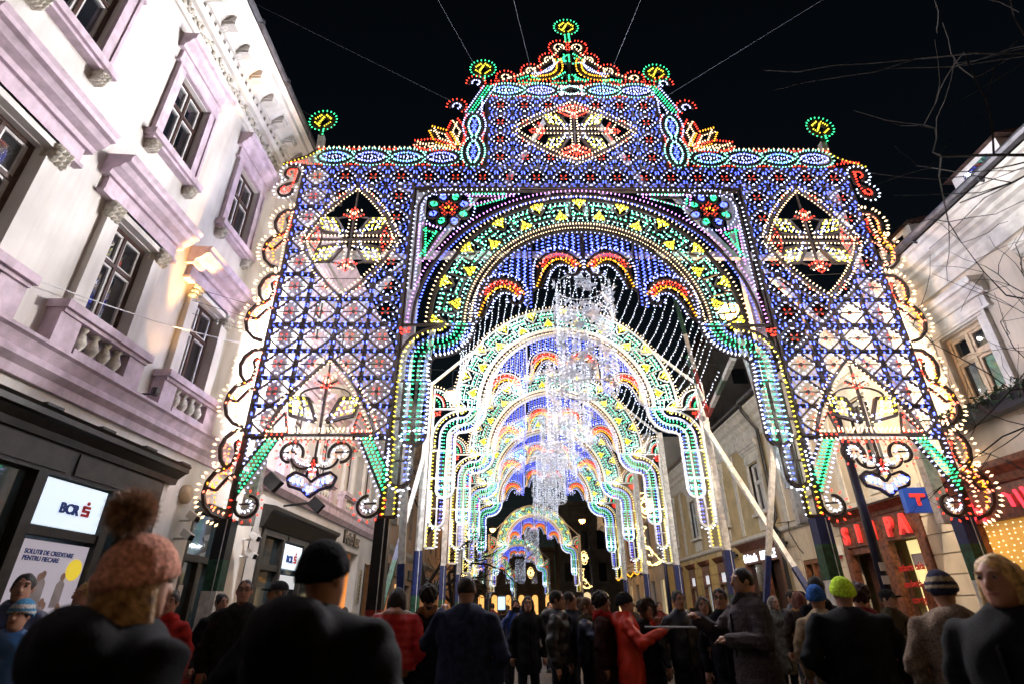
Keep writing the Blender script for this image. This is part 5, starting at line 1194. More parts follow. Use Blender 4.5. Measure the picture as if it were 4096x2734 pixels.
# ------------------------------------------------------------------ bare trees
def tree(name, loc, label, h, spread, seed, levels=4, r0=.12, lean=(0,0)):
    rg = np.random.RandomState(seed); t = thing(name, loc, label, 'tree', 'bare winter trees'); tr = MB(); br = MB(); tr.smooth = True
    O = Vector(loc)
    def grow(p, d, l, r, lv):
        pts = [p]; rs = [r]; n = 4
        for i in range(n):
            d = (d+Vector(rg.normal(0,.16,3))).normalized(); p = p+d*(l/n); pts.append(p); rs.append(r*(1-.4*(i+1)/n))
        (tr if lv == 0 else br).tube(pts, rs, 7 if lv == 0 else 5 if lv < 3 else 3)
        if lv >= levels: return
        for k in range(4 if lv == 0 else 3+(lv > 1)):
            q = pts[rg.randint(2, n+1)]; nd = (d*.55+Vector((rg.normal(0,spread), rg.normal(0,spread), rg.normal(.12,.45)))).normalized()
            grow(q, nd, l*(.55+rg.rand()*.25), r*.52, lv+1)
    grow(O, Vector((lean[0],lean[1],1)).normalized(), h, r0, 0)
    part('trunk', tr, M_bark, t); part('branches', br, M_bark, t, 'stuff')
tree('bare_tree', (7.9, 7.6, GZ), 'bare thin street tree at the right edge with twigs across the cream wall', 4.4, .55, 12, 4, .075, (.12,.05))
tree('bare_tree', (7.9, 5.2, GZ), 'bare tree beyond the right edge, its twigs reaching over the cornice', 5.6, .6, 5, 4, .09, (.05,0))
tree('bare_tree', (-4.4, 30, GZ), 'dark bare tree on the left behind the arch legs', 4.6, .5, 21, 5, .2)
tree('bare_tree', (-4.6, 44, GZ), 'farther bare tree on the left among the shop lights', 4.2, .5, 33, 4, .18)
# ------------------------------------------------------------------ wires and cables
def wire(pts, label, r=.009, m=None):
    t = thing('wire', pts[0], label, 'wire', 'wires strung across the street'); mb = MB(); mb.tube(pts, r, 4); part('strand', mb, m or M_steel, t)
def sag(p, q, s, n=10): p, q = Vector(p), Vector(q); return [tuple(p.lerp(q, i/n)-Vector((0,0,s*math.sin(PI*i/n)))) for i in range(n+1)]
M_wire = mat('wire_grey', (.035,.04,.055), .7, var=0)
for a, b, l in (((.55,11.1,16.4), (-.36,4,8.3+2.5), 'thin guy wire running up left of the gable crest'), ((2.9,11.1,16.2), (2.3,4.5,10.6), 'thin guy wire running up right of the gable crest'), ((-1.0,11.1,14.6), (-6.7,8,15.2), 'long guy wire from the gable to the left roof'),
                ((4.4,11.1,15.2), (6.5,6,12.2), 'guy wire fanning to upper right of the gable'), ((-5.5,11.1,14.2), (-6.6,10,14.4), 'short guy wire near the left finial'), ((-.9,11.1,16.0), (-1.7,5.6,12.0), 'faint guy wire left of the crest')):
    wire([a, b], l, .0035, M_wire)
wire(sag((-6.75,2.0,4.9), (-6.2,12.6,7.7), .35), 'pale cable sagging across the left facade towards the tower', .011, M_white)
for k in range(3): wire(sag((-6.7,9.35+k*.1,7.6-k*.25), (-2.5,11.4,7.2-k*.4), .05), 'thin stay wire from the left facade hook, strand '+('upper','middle','lower')[k], .005, M_wire)
wire(sag((10.25,13.6,4.35), (10.25,22.2,4.65), .12), 'black cable along the string course over the bakery', .02, M_black)
wire([(10.25,21.3,4.6),(10.2,21.3,4.2),(10.22,20.9,3.6),(10.25,20.7,3.4)], 'black cable drooping beside the drainpipe', .018, M_black)
# ------------------------------------------------------------------ cameras and lamps on the left wall
def cctv(y, z, label):
    t = thing('security_camera', (-6.7, y, z), label, 'camera', 'security cameras on the left wall'); mb = MB(); mb.tube([(-6.8,y,z-.1),(-6.6,y,z-.1),(-6.55,y,z)], .025, 6); part('bracket', mb, M_white, t)
    mb = MB(); mb.beam((-6.62,y-.02,z+.02), (-6.3,y-.28,z-.12), .13, .11); part('housing', mb, M_white, t); mb = MB(); mb.beam((-6.3,y-.28,z-.12), (-6.29,y-.289,z-.124), .10, .085); part('lens', mb, M_black, t)
cctv(11.2, 3.35, 'upper white security camera on the cream wall beside the bank shopfront'); cctv(11.15, 3.0, 'lower white security camera on the cream wall beside the bank shopfront'); cctv(14.0, 3.3, 'upper security camera beyond the doorway'); cctv(14.0, 2.9, 'lower security camera beyond the doorway')
sb = thing('alarm_siren', (-6.72, 11.1, 3.8), 'round beige alarm box high on the cream wall', 'alarm box'); mb = MB(); mb.smooth = True; mb.lathe([(.19,0),(.19,.07),(.12,.12)], (-6.8,11.1,3.75), 16, axis='x'); part('case', mb, M_cream, sb)
for y in (12.9, 16.0): 
    t = thing('wall_floodlight', (-6.3,y,4.3), 'black floodlight on an arm above the '+('doorway' if y < 14 else 'second shopfront'), 'floodlight'); mb = MB(); mb.tube([(-6.8,y,4.35),(-5.9,y,4.45)], .03, 6); part('arm', mb, M_black, t); mb = MB(); mb.beam((-6.0,y,4.5), (-5.7,y,4.25), .3, .2); part('case', mb, M_black, t)
# ------------------------------------------------------------------ people: implicit bodies turned into meshes
def surfnet(F, xs, ys, zs):
    ins = F < 0; nx, ny, nz = F.shape
    c = np.zeros((nx-1, ny-1, nz-1), np.int16)
    for i in (0,1):
        for j in (0,1):
            for k in (0,1): c += ins[i:nx-1+i, j:ny-1+j, k:nz-1+k]
    act = (c > 0) & (c < 8); idx = -np.ones(act.shape, np.int64); A = np.argwhere(act); n = len(A)
    idx[act] = np.arange(n); acc = np.zeros((n,3)); cnt = np.zeros(n); ax = (xs, ys, zs)
    co = [(i,j,k) for i in (0,1) for j in (0,1) for k in (0,1)]
    for a in co:
        for d in range(3):
            if a[d] == 1: continue
            b = list(a); b[d] = 1
            fa = F[A[:,0]+a[0], A[:,1]+a[1], A[:,2]+a[2]]; fb = F[A[:,0]+b[0], A[:,1]+b[1], A[:,2]+b[2]]
            m = (fa < 0) != (fb < 0); t = np.where(m, fa/np.where(m, fa-fb, 1), 0)
            for e in range(3):
                pa = ax[e][A[:,e]+a[e]]; pb = ax[e][A[:,e]+b[e]]; acc[:,e] += np.where(m, pa+(pb-pa)*t, 0)
            cnt += m
    V = acc/cnt[:,None]; Q = []
    for d in range(3):
        sl0 = [slice(None)]*3; sl1 = [slice(None)]*3; sl0[d] = slice(0,-1); sl1[d] = slice(1,None)
        e = [x for x in range(3) if x != d]
        cr = ins[tuple(sl0)] != ins[tuple(sl1)]; E = np.argwhere(cr)
        E = E[(E[:,e[0]] > 0) & (E[:,e[1]] > 0) & (E[:,e[0]] < F.shape[e[0]]-1) & (E[:,e[1]] < F.shape[e[1]]-1)]
        if not len(E): continue
        def at(o0, o1):
            I = E.copy(); I[:,e[0]] += o0; I[:,e[1]] += o1; return idx[I[:,0], I[:,1], I[:,2]]
        q = np.stack([at(-1,-1), at(0,-1), at(0,0), at(-1,0)], 1)
        fl = ins[E[:,0], E[:,1], E[:,2]] ^ (d == 1)
        q[~fl] = q[~fl][:, ::-1]; Q.append(q[(q >= 0).all(1)])
    return V, np.concatenate(Q) if Q else np.zeros((0,4), int)
class G3:
    def __init__(s, xs, ys, zs): s.xs, s.ys, s.zs = xs, ys, zs; s.X, s.Y, s.Z = np.meshgrid(xs, ys, zs, indexing='ij')
    def cap(s, a, b, ra, rb=None):
        rb = ra if rb is None else rb; a = np.array(a, float); d = np.array(b, float)-a; dd = d@d+1e-9
        px, py, pz = s.X-a[0], s.Y-a[1], s.Z-a[2]; t = np.clip((px*d[0]+py*d[1]+pz*d[2])/dd, 0, 1)
        return np.sqrt((px-t*d[0])**2+(py-t*d[1])**2+(pz-t*d[2])**2)-(ra+(rb-ra)*t)
    def ell(s, c, r):
        px, py, pz = (s.X-c[0])/r[0], (s.Y-c[1])/r[1], (s.Z-c[2])/r[2]; k0 = np.sqrt(px*px+py*py+pz*pz)
        k1 = np.sqrt((px/r[0])**2+(py/r[1])**2+(pz/r[2])**2)+1e-9; return k0*(k0-1)/k1
def smin(a, b, k): h = np.clip(.5+.5*(b-a)/k, 0, 1); return b+(a-b)*h-k*h*(1-h)
def uni(fs, k): 
    r = fs[0]
    for f in fs[1:]: r = smin(r, f, k)
    return r
def axis(lo, hi, st, fine=None, fs=.01):
    if not fine: return np.linspace(lo, hi, max(3, int((hi-lo)/st)+2))
    a = np.linspace(lo, fine[0], max(2, int((fine[0]-lo)/st)+2))[:-1] if fine[0] > lo else []; b = np.linspace(fine[0], fine[1], int((fine[1]-fine[0])/fs)+2); c = np.linspace(fine[1], hi, max(2, int((hi-fine[1])/st)+2))[1:] if hi > fine[1] else []
    return np.concatenate([a, b, c])
FAB = {}
def fab(col, kind='cloth'):
    k = (tuple(col), kind)
    if k not in FAB:
        if kind == 'knit': FAB[k] = mat('knit_%d' % len(FAB), col, .95, var=.25, scale=60, bump=.5, bscale=90, spec=.1)
        elif kind == 'hair': FAB[k] = mat('hair_%d' % len(FAB), col, .55, var=.35, scale=35, bump=.4, bscale=70, spec=.3)
        elif kind == 'nylon': FAB[k] = mat('nylon_%d' % len(FAB), col, .42, var=.15, scale=5, bump=.25, bscale=22, spec=.4)
        elif kind == 'skin': FAB[k] = mat('skin_%d' % len(FAB), col, .55, var=.08, scale=12, spec=.35)
        else: FAB[k] = mat('cloth_%d' % len(FAB), col, .9, var=.25, scale=18, bump=.3, bscale=120, spec=.15)
    return FAB[k]
ARM = dict(down=((.25,.03,1.12),(.26,-.03,.88)), pocket=((.29,.08,1.12),(.21,-.10,.95)), photo=((.27,-.18,1.24),(.085,-.30,1.56)), phone=((.25,-.2,1.38),(.16,-.40,1.64)),
           reach=((.27,-.17,1.17),(.10,-.46,1.31)), hold=((.26,-.05,1.14),(.10,-.26,1.14)), touch=((.25,-.16,1.24),(.10,-.34,1.40)), chest=((.27,-.04,1.15),(.05,-.20,1.30)))
def tomesh(name, V, Q, s, mats, parent, smooth=True, extra=None, mi=None):
    V = V*s; vs = [tuple(v) for v in V]; fs = [tuple(q) for q in Q.tolist()]; idx = list(mi) if mi is not None else [0]*len(fs)
    if extra is not None:
        o = len(vs); vs += [tuple(c*s for c in v) for v in extra.v]; fs += [tuple(o+i for i in f) for f in extra.f]; idx += extra.m
    me = bpy.data.meshes.new(name); me.from_pydata(vs, [], fs)
    me.polygons.foreach_set('use_smooth', [smooth]*len(fs)); me.update()
    o = link(name, me, mats, parent); me.polygons.foreach_set('material_index', idx); return o
SK = (.40,.21,.14)
def person(x, y, h, rz, label, coat=(.012,.013,.018), clen=.80, ck='cloth', trou=(.015,.016,.022), hair=('short',(.012,.009,.007)), hat=None, scarf=None, arms=('down','down'),
           bulk=1.0, hood=False, face=True, fur=None, skin=SK, group=None, puff=0, lod=0, strap=False, glasses=False, lean=0.0, coat2=None):
    s = h/1.75; root = thing('person', (x, y, GZ), label, 'person', group, rz); rg = np.random.RandomState(int(abs(x*1000+y*77)) % 9999)
    fine = .011 if lod == 0 else .02; cs = .03 if lod == 0 else .04
    A = []
    for sd, nm in zip((-1,1), arms):
        e, w = ARM[nm] if isinstance(nm, str) else nm
        A.append((sd, np.array((sd*.19*bulk, 0, 1.40)), np.array((sd*e[0]*(1+(bulk-1)*.7), e[1], e[2])), np.array((sd*w[0], w[1], w[2]))))
    ex = [v for a in A for v in (a[2], a[3])]; lo = np.minimum(np.min(ex, 0)-.14, (-.3,-.22,0)); hi = np.maximum(np.max(ex, 0)+.14, (.3,.24,1.5))
    # body
    g = G3(axis(lo[0], hi[0], cs, (-.1,.1), fine), axis(lo[1], hi[1], cs, (-.15,.12), fine), axis(-.02, 1.80, cs, (1.47,1.77), fine))
    head = [g.ell((0,.0,1.645),(.076,.094,.108)), g.ell((0,-.035,1.575),(.058,.062,.066)), g.ell((0,-.075,1.537),(.026,.024,.02))]
    F = uni(head, .03)
    if face:
        F = smin(F, g.cap((0,-.092,1.655),(0,-.112,1.612),.010,.016), .016)
        for t in (-1,1):
            F = -smin(-F, g.ell((t*.033,-.1,1.652),(.020,.016,.012)), .014)
            F = smin(F, g.ell((t*.077,.005,1.63),(.012,.024,.032)), .006); F = smin(F, g.ell((t*.036,-.083,1.675),(.024,.012,.008)), .012)
        F = smin(F, g.ell((0,-.092,1.578),(.024,.012,.010)), .008)
    F = smin(F, g.cap((0,.02,1.42),(0,.005,1.57),.058,.052), .03)
    F = smin(F, g.ell((0,0,1.22),(.15,.1,.24)), .05); F = smin(F, g.ell((0,0,.98),(.15,.1,.2)), .05)
    fingers = MB()
    for sd, sh, el, wr in A:
        F = smin(F, g.cap(sh, el, .048,.042), .03); F = smin(F, g.cap(el, wr, .04,.03), .02)
        d = (wr-el)/np.linalg.norm(wr-el); pe = wr+d*.085; F = smin(F, g.cap(wr, pe, .034,.036), .02)
        if lod == 0:
            sdv = np.cross(d, (0,0,1)); sdv = sdv/np.linalg.norm(sdv) if np.linalg.norm(sdv) > .2 else np.array((1.,0,0)); nv = np.cross(sdv, d); cl = nv*(-.5 if nv[2] > 0 else .5)
            for q in range(4):
                b = pe+sdv*(q-1.5)*.019-d*.01; l = (.075,.085,.08,.062)[q]; m = b+d*l*.55+cl*l*.15; fingers.tube([b, m, m+d*l*.35+cl*l*.6], [.0095,.009,.0075], 6)
            b = wr+d*.03+sdv*.03*(-1); fingers.tube([b, b-sdv*.03+d*.03+cl*.02, b-sdv*.03+d*.06+cl*.04], [.012,.011,.009], 6)
    for t in (-1,1): F = smin(F, g.cap((t*.09,0,.92),(t*.1,0,.5),.07,.05), .03); F = smin(F, g.cap((t*.1,0,.5),(t*.1,.01,.06),.048,.036), .02)
    V, Q = surfnet(F, g.xs, g.ys, g.zs); C = V[Q].mean(1)
    lip = (np.abs(C[:,0]) < .024) & (C[:,1] < -.088) & (np.abs(C[:,2]-1.578) < .0085)
    body = tomesh('body', V, Q, s, [fab(skin, 'skin'), fab((skin[0]*.62, skin[1]*.35, skin[2]*.36), 'skin')], root, True, fingers, lip.astype(int))
    if face and lod == 0:
        for t in (-1,1):
            mb = MB(); mb.ball((t*.033*s,-.088*s,1.652*s), .0105*s, 6); mb.ball((t*.033*s,-.0945*s,1.652*s), .0075*s, 5, 1); link('eye', mb.mesh('eye'), [fab((.35,.30,.28),'skin'), M_black], body)
            mb = MB(); mb.tube([(t*.016*s,-.096*s,1.676*s),(t*.036*s,-.094*s,1.681*s),(t*.052*s,-.080*s,1.676*s)], .0038*s, 5); link('eyebrow', mb.mesh('eyebrow'), [fab(hair[1] if hair else (.02,.015,.01), 'hair')], body)
        if glasses:
            mb = MB()
            for t in (-1,1): mb.tube([(t*(.034+.024*math.cos(a))*s, -.108*s, (1.652+.018*math.sin(a))*s) for a in np.linspace(0, 2*PI, 13)], .003*s, 4); mb.tube([(t*.058*s,-.106*s,1.655*s),(t*.082*s,0,1.65*s)], .003*s, 4)
            mb.tube([(-.01*s,-.11*s,1.655*s),(.01*s,-.11*s,1.655*s)], .003*s, 4); link('glasses', mb.mesh('glasses'), [M_black], root)
    # coat
    st = .02 if lod == 0 else .035; b = bulk
    g = G3(axis(lo[0]-.06, hi[0]+.06, st), axis(lo[1]-.08, hi[1]+.1, st), axis(clen-.05, 1.58, st))
    T = [g.ell((0,0,1.25),(.205*b,.145*b,.28)), g.ell((0,.005,1.02),(.19*b,.14*b,.28)), g.cap((0,.01,1.44),(-.165*b,.0,1.37),.062,.066*b), g.cap((0,.01,1.44),(.165*b,.0,1.37),.062,.066*b)]
    if clen < .75: T.append(g.ell((0,.0,.78),(.215*b,.16*b,.42)))
    T.append(g.ell((0,.015,1.46),(.092,.092,.065)))
    if hood: k = 1.35 if hood == 'big' else 1.0; T.append(g.ell((0,.13*k,1.43),(.135*k,.085*k,.10*k)))
    F = uni(T, .05)
    q = b**.5
    for sd, sh, el, wr in A:
        el = el+np.array((sd*.035*b,0,0)); SL = smin(g.cap(sh*np.array((b/bulk,1,.985)), el, .074*q, .064*q), g.cap(el, wr-(wr-el)*.02, .062*q, .05*q), .02)
        th = np.abs(g.Z-el[2]); SL = SL+.007*np.sin(70*g.Z+25*g.X+sd)*np.exp(-th*7)+.004*np.sin(45*g.Z+30*g.Y); F = smin(F, SL, .014)
    F = np.maximum(F, clen-g.Z); F = np.maximum(F, -(g.ell((0,-.03,1.56),(.062,.075,.07))))
    F = F+.008*np.sin(19*g.X+11*g.Z+rg.rand()*6)*np.sin(14*g.Z+9*g.Y+rg.rand()*6)+.006*np.sin(33*g.Z+14*g.X+8*np.sin(6*g.X+rg.rand()*6))*np.sin(9*g.X+2)
    F = F+.006*np.cos(np.minimum(np.abs(g.Z-clen-.03)*60, 3.1))
    if puff: F = F-.012*np.abs(np.sin(g.Z*PI/puff))
    V, Q = surfnet(F, g.xs, g.ys, g.zs); C = V[Q].mean(1)
    mi = ((C[:,2] < clen+.07) | (C[:,2] > 1.47)).astype(int) if coat2 else None
    ct = tomesh('coat', V, Q, s, [fab(coat, ck)]+([fab(coat2, ck)] if coat2 else []), root, mi=mi)
    if face and lod == 0 and clen > .3:
        mb = MB(); mb.box((-.006*s,-.165*b*s,clen*s+.05), (.006*s,-.14*b*s,1.36*s)); link('zip', mb.mesh('zip'), [M_black], ct)
    if strap:
        mb = MB(); mb.tube([(-.17*s,.05*s,1.42*s),(-.03*s,.165*b*s,1.22*s),(.12*s,.15*b*s,1.0*s),(.2*s,.08*s,.9*s)], .012, 5); link('strap', mb.mesh('strap'), [M_black], root)
    # trousers and shoes
    g = G3(axis(-.26,.26,st*1.3), axis(-.17,.17,st*1.3), axis(.03, 1.0, st*1.6))
    F = g.ell((0,.01,.93),(.165,.125,.15))
    for t in (-1,1): F = smin(F, g.cap((t*.09,0,.9),(t*.1,-.01,.5),.098,.074), .03); F = smin(F, g.cap((t*.1,-.01,.5),(t*.1,.01,.1),.07,.058), .02)
    F = F+.004*np.sin(28*g.Z+15*g.X); V, Q = surfnet(F, g.xs, g.ys, g.zs); tomesh('trousers', V, Q, s, [fab(trou)], root)
    for t in (-1,1):
        mb = MB(); mb.smooth = True; mb.ball((t*.1*s,-.045*s,.05*s), (.052*s,.135*s,.055*s), 7); mb.box((t*.1*s-.05*s,-.17*s,0), (t*.1*s+.05*s,.08*s,.022)); link('shoe', mb.mesh('shoe'), [M_black], root)
    # hair
    hz = .012 if lod == 0 else .022
    if hair and hair[0] != 'none':
        k, hc = hair; g = G3(axis(-.2,.2,hz), axis(-.16,.26,hz), axis(1.2 if k in ('long','bob') else 1.5, 1.84, hz))
        F = g.ell((0,.014,1.66),(.086,.102,.105)); cut = g.ell((0,-.135,1.59),(.085,.088,.105)); cut2 = 1.60-.35*g.Y-g.Z
        if k == 'short': F = np.maximum(np.maximum(F, -cut), 1.60-g.Z-.3*(g.Y-.02)*0)
        elif k == 'crop': F = np.maximum(np.maximum(g.ell((0,.012,1.655),(.081,.098,.104)), -cut), 1.61-g.Z)
        elif k == 'bun': F = smin(np.maximum(F, -cut), g.ell((0,.1,1.72),(.05,.05,.05)), .02)
        elif k == 'curly': F = np.maximum(smin(F, g.ell((0,.02,1.68),(.115,.125,.11)), .03), -cut)+.018*np.sin(60*g.X)*np.sin(55*g.Z)*np.sin(58*g.Y)
        else:
            zb = 1.34 if k == 'long' else 1.50
            F = uni([F]+[g.cap((t*.068,.02,1.66),(t*.088,.02 if k == 'bob' else -.02,zb),.036,.034 if k == 'bob' else .04) for t in (-1,1)]+[g.cap((0,.06,1.64),(0,.085,zb),.085,.075), g.cap((-.05,.05,1.6),(-.06,.07,zb),.06,.05), g.cap((.05,.05,1.6),(.06,.07,zb),.06,.05)], .03)
            F = np.maximum(F, -g.ell((0,-.125,1.58),(.062,.085,.115)))
        F = F+.003*np.sin(90*g.X)*np.cos(20*g.Z)+.002*np.sin(75*g.Y+12*g.Z); V, Q = surfnet(F, g.xs, g.ys, g.zs); tomesh('hair', V, Q, s, [fab(hc, 'hair')], root)
    if hat:
        k, hc = hat[:2]; g = G3(axis(-.17,.17,hz), axis(-.19,.2,hz), axis(1.55,1.92,hz))
        if k == 'cap':
            F = np.maximum(g.ell((0,.01,1.67),(.094,.112,.10)), 1.665-g.Z); F = smin(F, np.maximum(g.ell((0,-.12,1.67),(.07,.08,.012)), -.02-.0*g.Z-1), .01)
        else:
            big = 1.16 if k == 'pompom' else 1.0; F = np.maximum(g.ell((0,.018,1.675),(.098*big,.116*big,.115 if k == 'beanie' else .14)), 1.60+.28*(g.Y-.02)*-1-g.Z+.03)
            F = smin(F, np.maximum(g.ell((0,.018,1.655),(.107*big,.125*big,.14)), np.abs(g.Z-1.665+.28*(g.Y-.02))-.03), .008)
            F = F+.0025*np.sin(np.arctan2(g.X, g.Y-.018)*46)
        V, Q = surfnet(F, g.xs, g.ys, g.zs); C = V[Q].mean(1); mi = None; mm = [fab(hc, 'knit')]
        if len(hat) > 2: mm.append(fab(hat[2], 'knit')); mi = ((C[:,2] > 1.70) & (C[:,2] < 1.735) | (C[:,2] > 1.655) & (C[:,2] < 1.675)).astype(int)
        ho = tomesh('hat', V, Q, s, mm, root, mi=mi)
        if k == 'pompom':
            mb = MB(); c = np.array((0,.10,1.88))*s
            mb.ball(tuple(c), .055, 8)
            for q in range(2600):
                d = rg.normal(0,1,3); d /= np.linalg.norm(d); e = np.cross(d, rg.normal(0,1,3))*.0028; r = .080+rg.rand()*.016; mb.add([tuple(c+d*.04+e), tuple(c+d*.04-e), tuple(c+d*r+rg.normal(0,.008,3))], [(0,1,2)])
            link('pompom', mb.mesh('pompom'), [fab((.50,.33,.24), 'hair')], ho)
    if scarf:
        g = G3(axis(-.18,.18,.014), axis(-.18,.18,.014), axis(1.36,1.56,.014))
        r = np.sqrt((g.X/1.05)**2+(g.Y-.005)**2)-.092; F = np.sqrt(r*r+((g.Z-1.465-.02*np.sin(3*np.arctan2(g.X,g.Y)))*.7)**2)-.042; F = F+.006*np.sin(40*g.Z+5*np.arctan2(g.X,g.Y))
        V, Q = surfnet(F, g.xs, g.ys, g.zs); tomesh('scarf', V, Q, s, [fab(scarf, 'knit')], root)
    if fur:
        mb = MB()
        for q in range(1400):
            a = rg.rand()*2*PI; c = np.array((.115*math.cos(a), -.075+.05*rg.rand(), 1.63+.135*math.sin(a))); d = np.array((math.cos(a), -.7+rg.normal()*.5, math.sin(a)))+rg.normal(0,.4,3); d /= np.linalg.norm(d); e = np.cross(d, rg.normal(0,1,3))*.005; l = .03+rg.rand()*.035
            mb.add([tuple((c+e)*s), tuple((c-e)*s), tuple((c+d*l)*s)], [(0,1,2)])
        link('fur_trim', mb.mesh('fur_trim'), [fab(fur, 'hair')], ct)
    return root
DK = (.007,.007,.010); NV = (.008,.010,.022)
# --- nearest figures, seen from behind
person(-1.36, 2.1, 1.70, 2.6, 'woman seen from behind in a pink knitted hat with fluffy brown pompom, nearest at left', coat=(.004,.004,.006), clen=.6, hair=('long',(.30,.17,.06)), hat=('pompom',(.62,.30,.22)), bulk=1.3, hood='big', arms=('pocket','pocket'))
person(-.83, 2.5, 1.745, 2.75, 'man seen from behind in a black beanie and bulky hooded coat, near left of centre', coat=(.004,.004,.006), clen=.6, hat=('beanie',(.004,.005,.008)), hair=('crop',(.01,.008,.006)), bulk=1.5, hood='big', arms=('pocket','pocket'))
person(2.36, 2.9, 1.735, -1.15, 'woman with a blonde bob in a black coat, looking left, nearest at right', coat=(.004,.004,.005), clen=.55, hair=('bob',(.55,.34,.13)), bulk=1.3, skin=(.42,.20,.13))
person(3.28, 4.6, 1.74, 2.6, 'person in a patterned dark knitted hat and grey brown fleece, behind the blonde woman', coat=(.16,.115,.085), clen=.75, ck='knit', hat=('beanie',(.03,.03,.06),(.34,.27,.18)), hair=('short',(.05,.03,.02)), bulk=1.15, hood=True)
person(3.0, 5.5, 1.74, 2.95, 'broad man from behind in a neon yellow beanie and black jacket', coat=(.005,.005,.007), clen=.72, hat=('beanie',(.55,.95,.05)), hair=('crop',(.02,.015,.01)), bulk=1.42, arms=('down','pocket'))
person(3.35, 6.7, 1.72, 2.5, 'person in a blue beanie and beige jacket left of the neon hat', coat=(.36,.27,.17), clen=.8, hat=('beanie',(.03,.10,.34)), hair=('crop',(.02,.015,.01)), trou=(.14,.10,.06))
person(3.82, 7.6, 1.87, 3.4, 'tall dark haired man in black behind the blue beanie', coat=DK, hair=('short',(.01,.008,.006)))
person(4.0, 7.0, 1.75, 3.0, 'woman with dark red hair and red coat, from behind, right of the neon hat', coat=(.16,.012,.015), clen=.6, hair=('curly',(.035,.012,.01)))
person(5.2, 8.4, 1.74, .4, 'dim figure in a camouflage jacket and cap by the bakery door', coat=(.06,.05,.03), ck='knit', hat=('cap',(.02,.02,.018)), arms=('hold','down'))
# --- the selfie group
person(2.36, 6.2, 1.89, -1.45, 'tall man in profile in a striped dark knitted coat, holding the selfie stick', coat=(.07,.058,.062), ck='knit', clen=.72, hair=('short',(.010,.007,.005)), scarf=(.035,.03,.032), arms=('reach','hold'), bulk=1.12, trou=(.02,.03,.06), puff=.05)
person(2.44, 7.2, 1.73, -.5, 'man with glasses looking down, black jacket, beside the tall striped coat', coat=DK, hair=('short',(.012,.009,.007)), glasses=True)
person(2.50, 8.1, 1.66, -.25, 'smiling woman with long dark hair holding a small action camera', coat=(.02,.018,.02), hair=('long',(.03,.018,.012)), arms=('hold','down'))
person(2.15, 8.0, 1.73, .15, 'young man with dark hair facing the camera, black zipped jacket', coat=(.016,.018,.028), ck='nylon', hair=('short',(.012,.009,.007)))
person(1.72, 8.1, 1.61, .55, 'woman in a black parka with a fur trimmed hood', coat=(.012,.012,.016), clen=.5, hair=('curly',(.03,.02,.014)), fur=(.16,.13,.09), hood=True)
person(1.44, 8.0, 1.69, 1.35, 'bearded man in dark grey beanie and orange red parka, pointing right', coat=(.60,.035,.014), ck='nylon', clen=.42, hat=('beanie',(.018,.018,.022)), hair=('crop',(.012,.009,.007)), hood=True, arms=('reach','touch'), puff=.0, bulk=1.1)
person(1.14, 8.15, 1.71, 1.3, 'short haired woman in a red scarf and dark coat behind the orange parka', coat=(.035,.014,.014), clen=.5, hair=('curly',(.014,.009,.007)), scarf=(.34,.018,.014))
person(.96, 8.4, 1.66, 1.2, 'woman with brown tied hair in navy jacket with a hand on the next shoulder', coat=(.016,.022,.045), hair=('bun',(.14,.075,.035)), scarf=(.10,.08,.04), arms=('touch','down'), ck='nylon')
person(.76, 8.8, 1.74, 1.25, 'man with short dark hair in dark jacket, second from left in the queue', coat=(.014,.016,.028), hair=('short',(.012,.009,.007)))
person(.53, 8.1, 1.74, 1.3, 'smiling man at the left end of the group, dark hooded jacket', coat=(.018,.018,.020), ck='nylon', hood=True, hair=('short',(.012,.009,.007)), arms=('down','down'), puff=.14)
# --- middle of the street
person(.16, 10.0, 1.71, .0, 'girl with long dark hair facing the camera in the middle of the street', coat=(.010,.010,.013), clen=.62, hair=('long',(.02,.012,.008)), trou=(.012,.013,.02), arms=('down','down'))
person(-.34, 13.6, 1.62, 3.1, 'grey haired woman from behind in a long dark coat with the little dog', coat=(.018,.020,.030), clen=.45, hair=('curly',(.30,.27,.22)))
person(-.05, 11.6, 1.69, .1, 'person in a bright blue jacket taking a photo towards us', coat=(.02,.06,.28), ck='nylon', hair=('short',(.03,.02,.015)), arms=('photo','photo'))
person(-.48, 5.5, 1.79, 3.05, 'large man from behind with cropped hair and navy coat, raising a phone', coat=(.018,.024,.055), clen=.62, hair=('crop',(.016,.010,.007)), bulk=1.2, arms=('down',((.30,-.22,1.20),(.32,-.45,1.44))), trou=NV)
person(-1.10, 7.3, 1.77, 2.9, 'dark haired person from behind with an ochre scarf and black coat', coat=DK, clen=.7, hair=('curly',(.012,.009,.007)), scarf=(.20,.085,.03), bulk=1.12)
person(-1.46, 7.2, 1.75, 3.05, 'woman from behind in a red hooded puffer jacket with a black strap', coat=(.55,.018,.022), ck='nylon', clen=.84, hair=('long',(.014,.010,.008)), hood=True, puff=.085, bulk=1.22, strap=True, coat2=(.30,.12,.05))
person(-1.72, 8.2, 1.66, 3.2, 'figure in a pale grey hooded jacket half hidden behind the red puffer', coat=(.28,.26,.24), hood=True, hair=('short',(.02,.015,.01)))
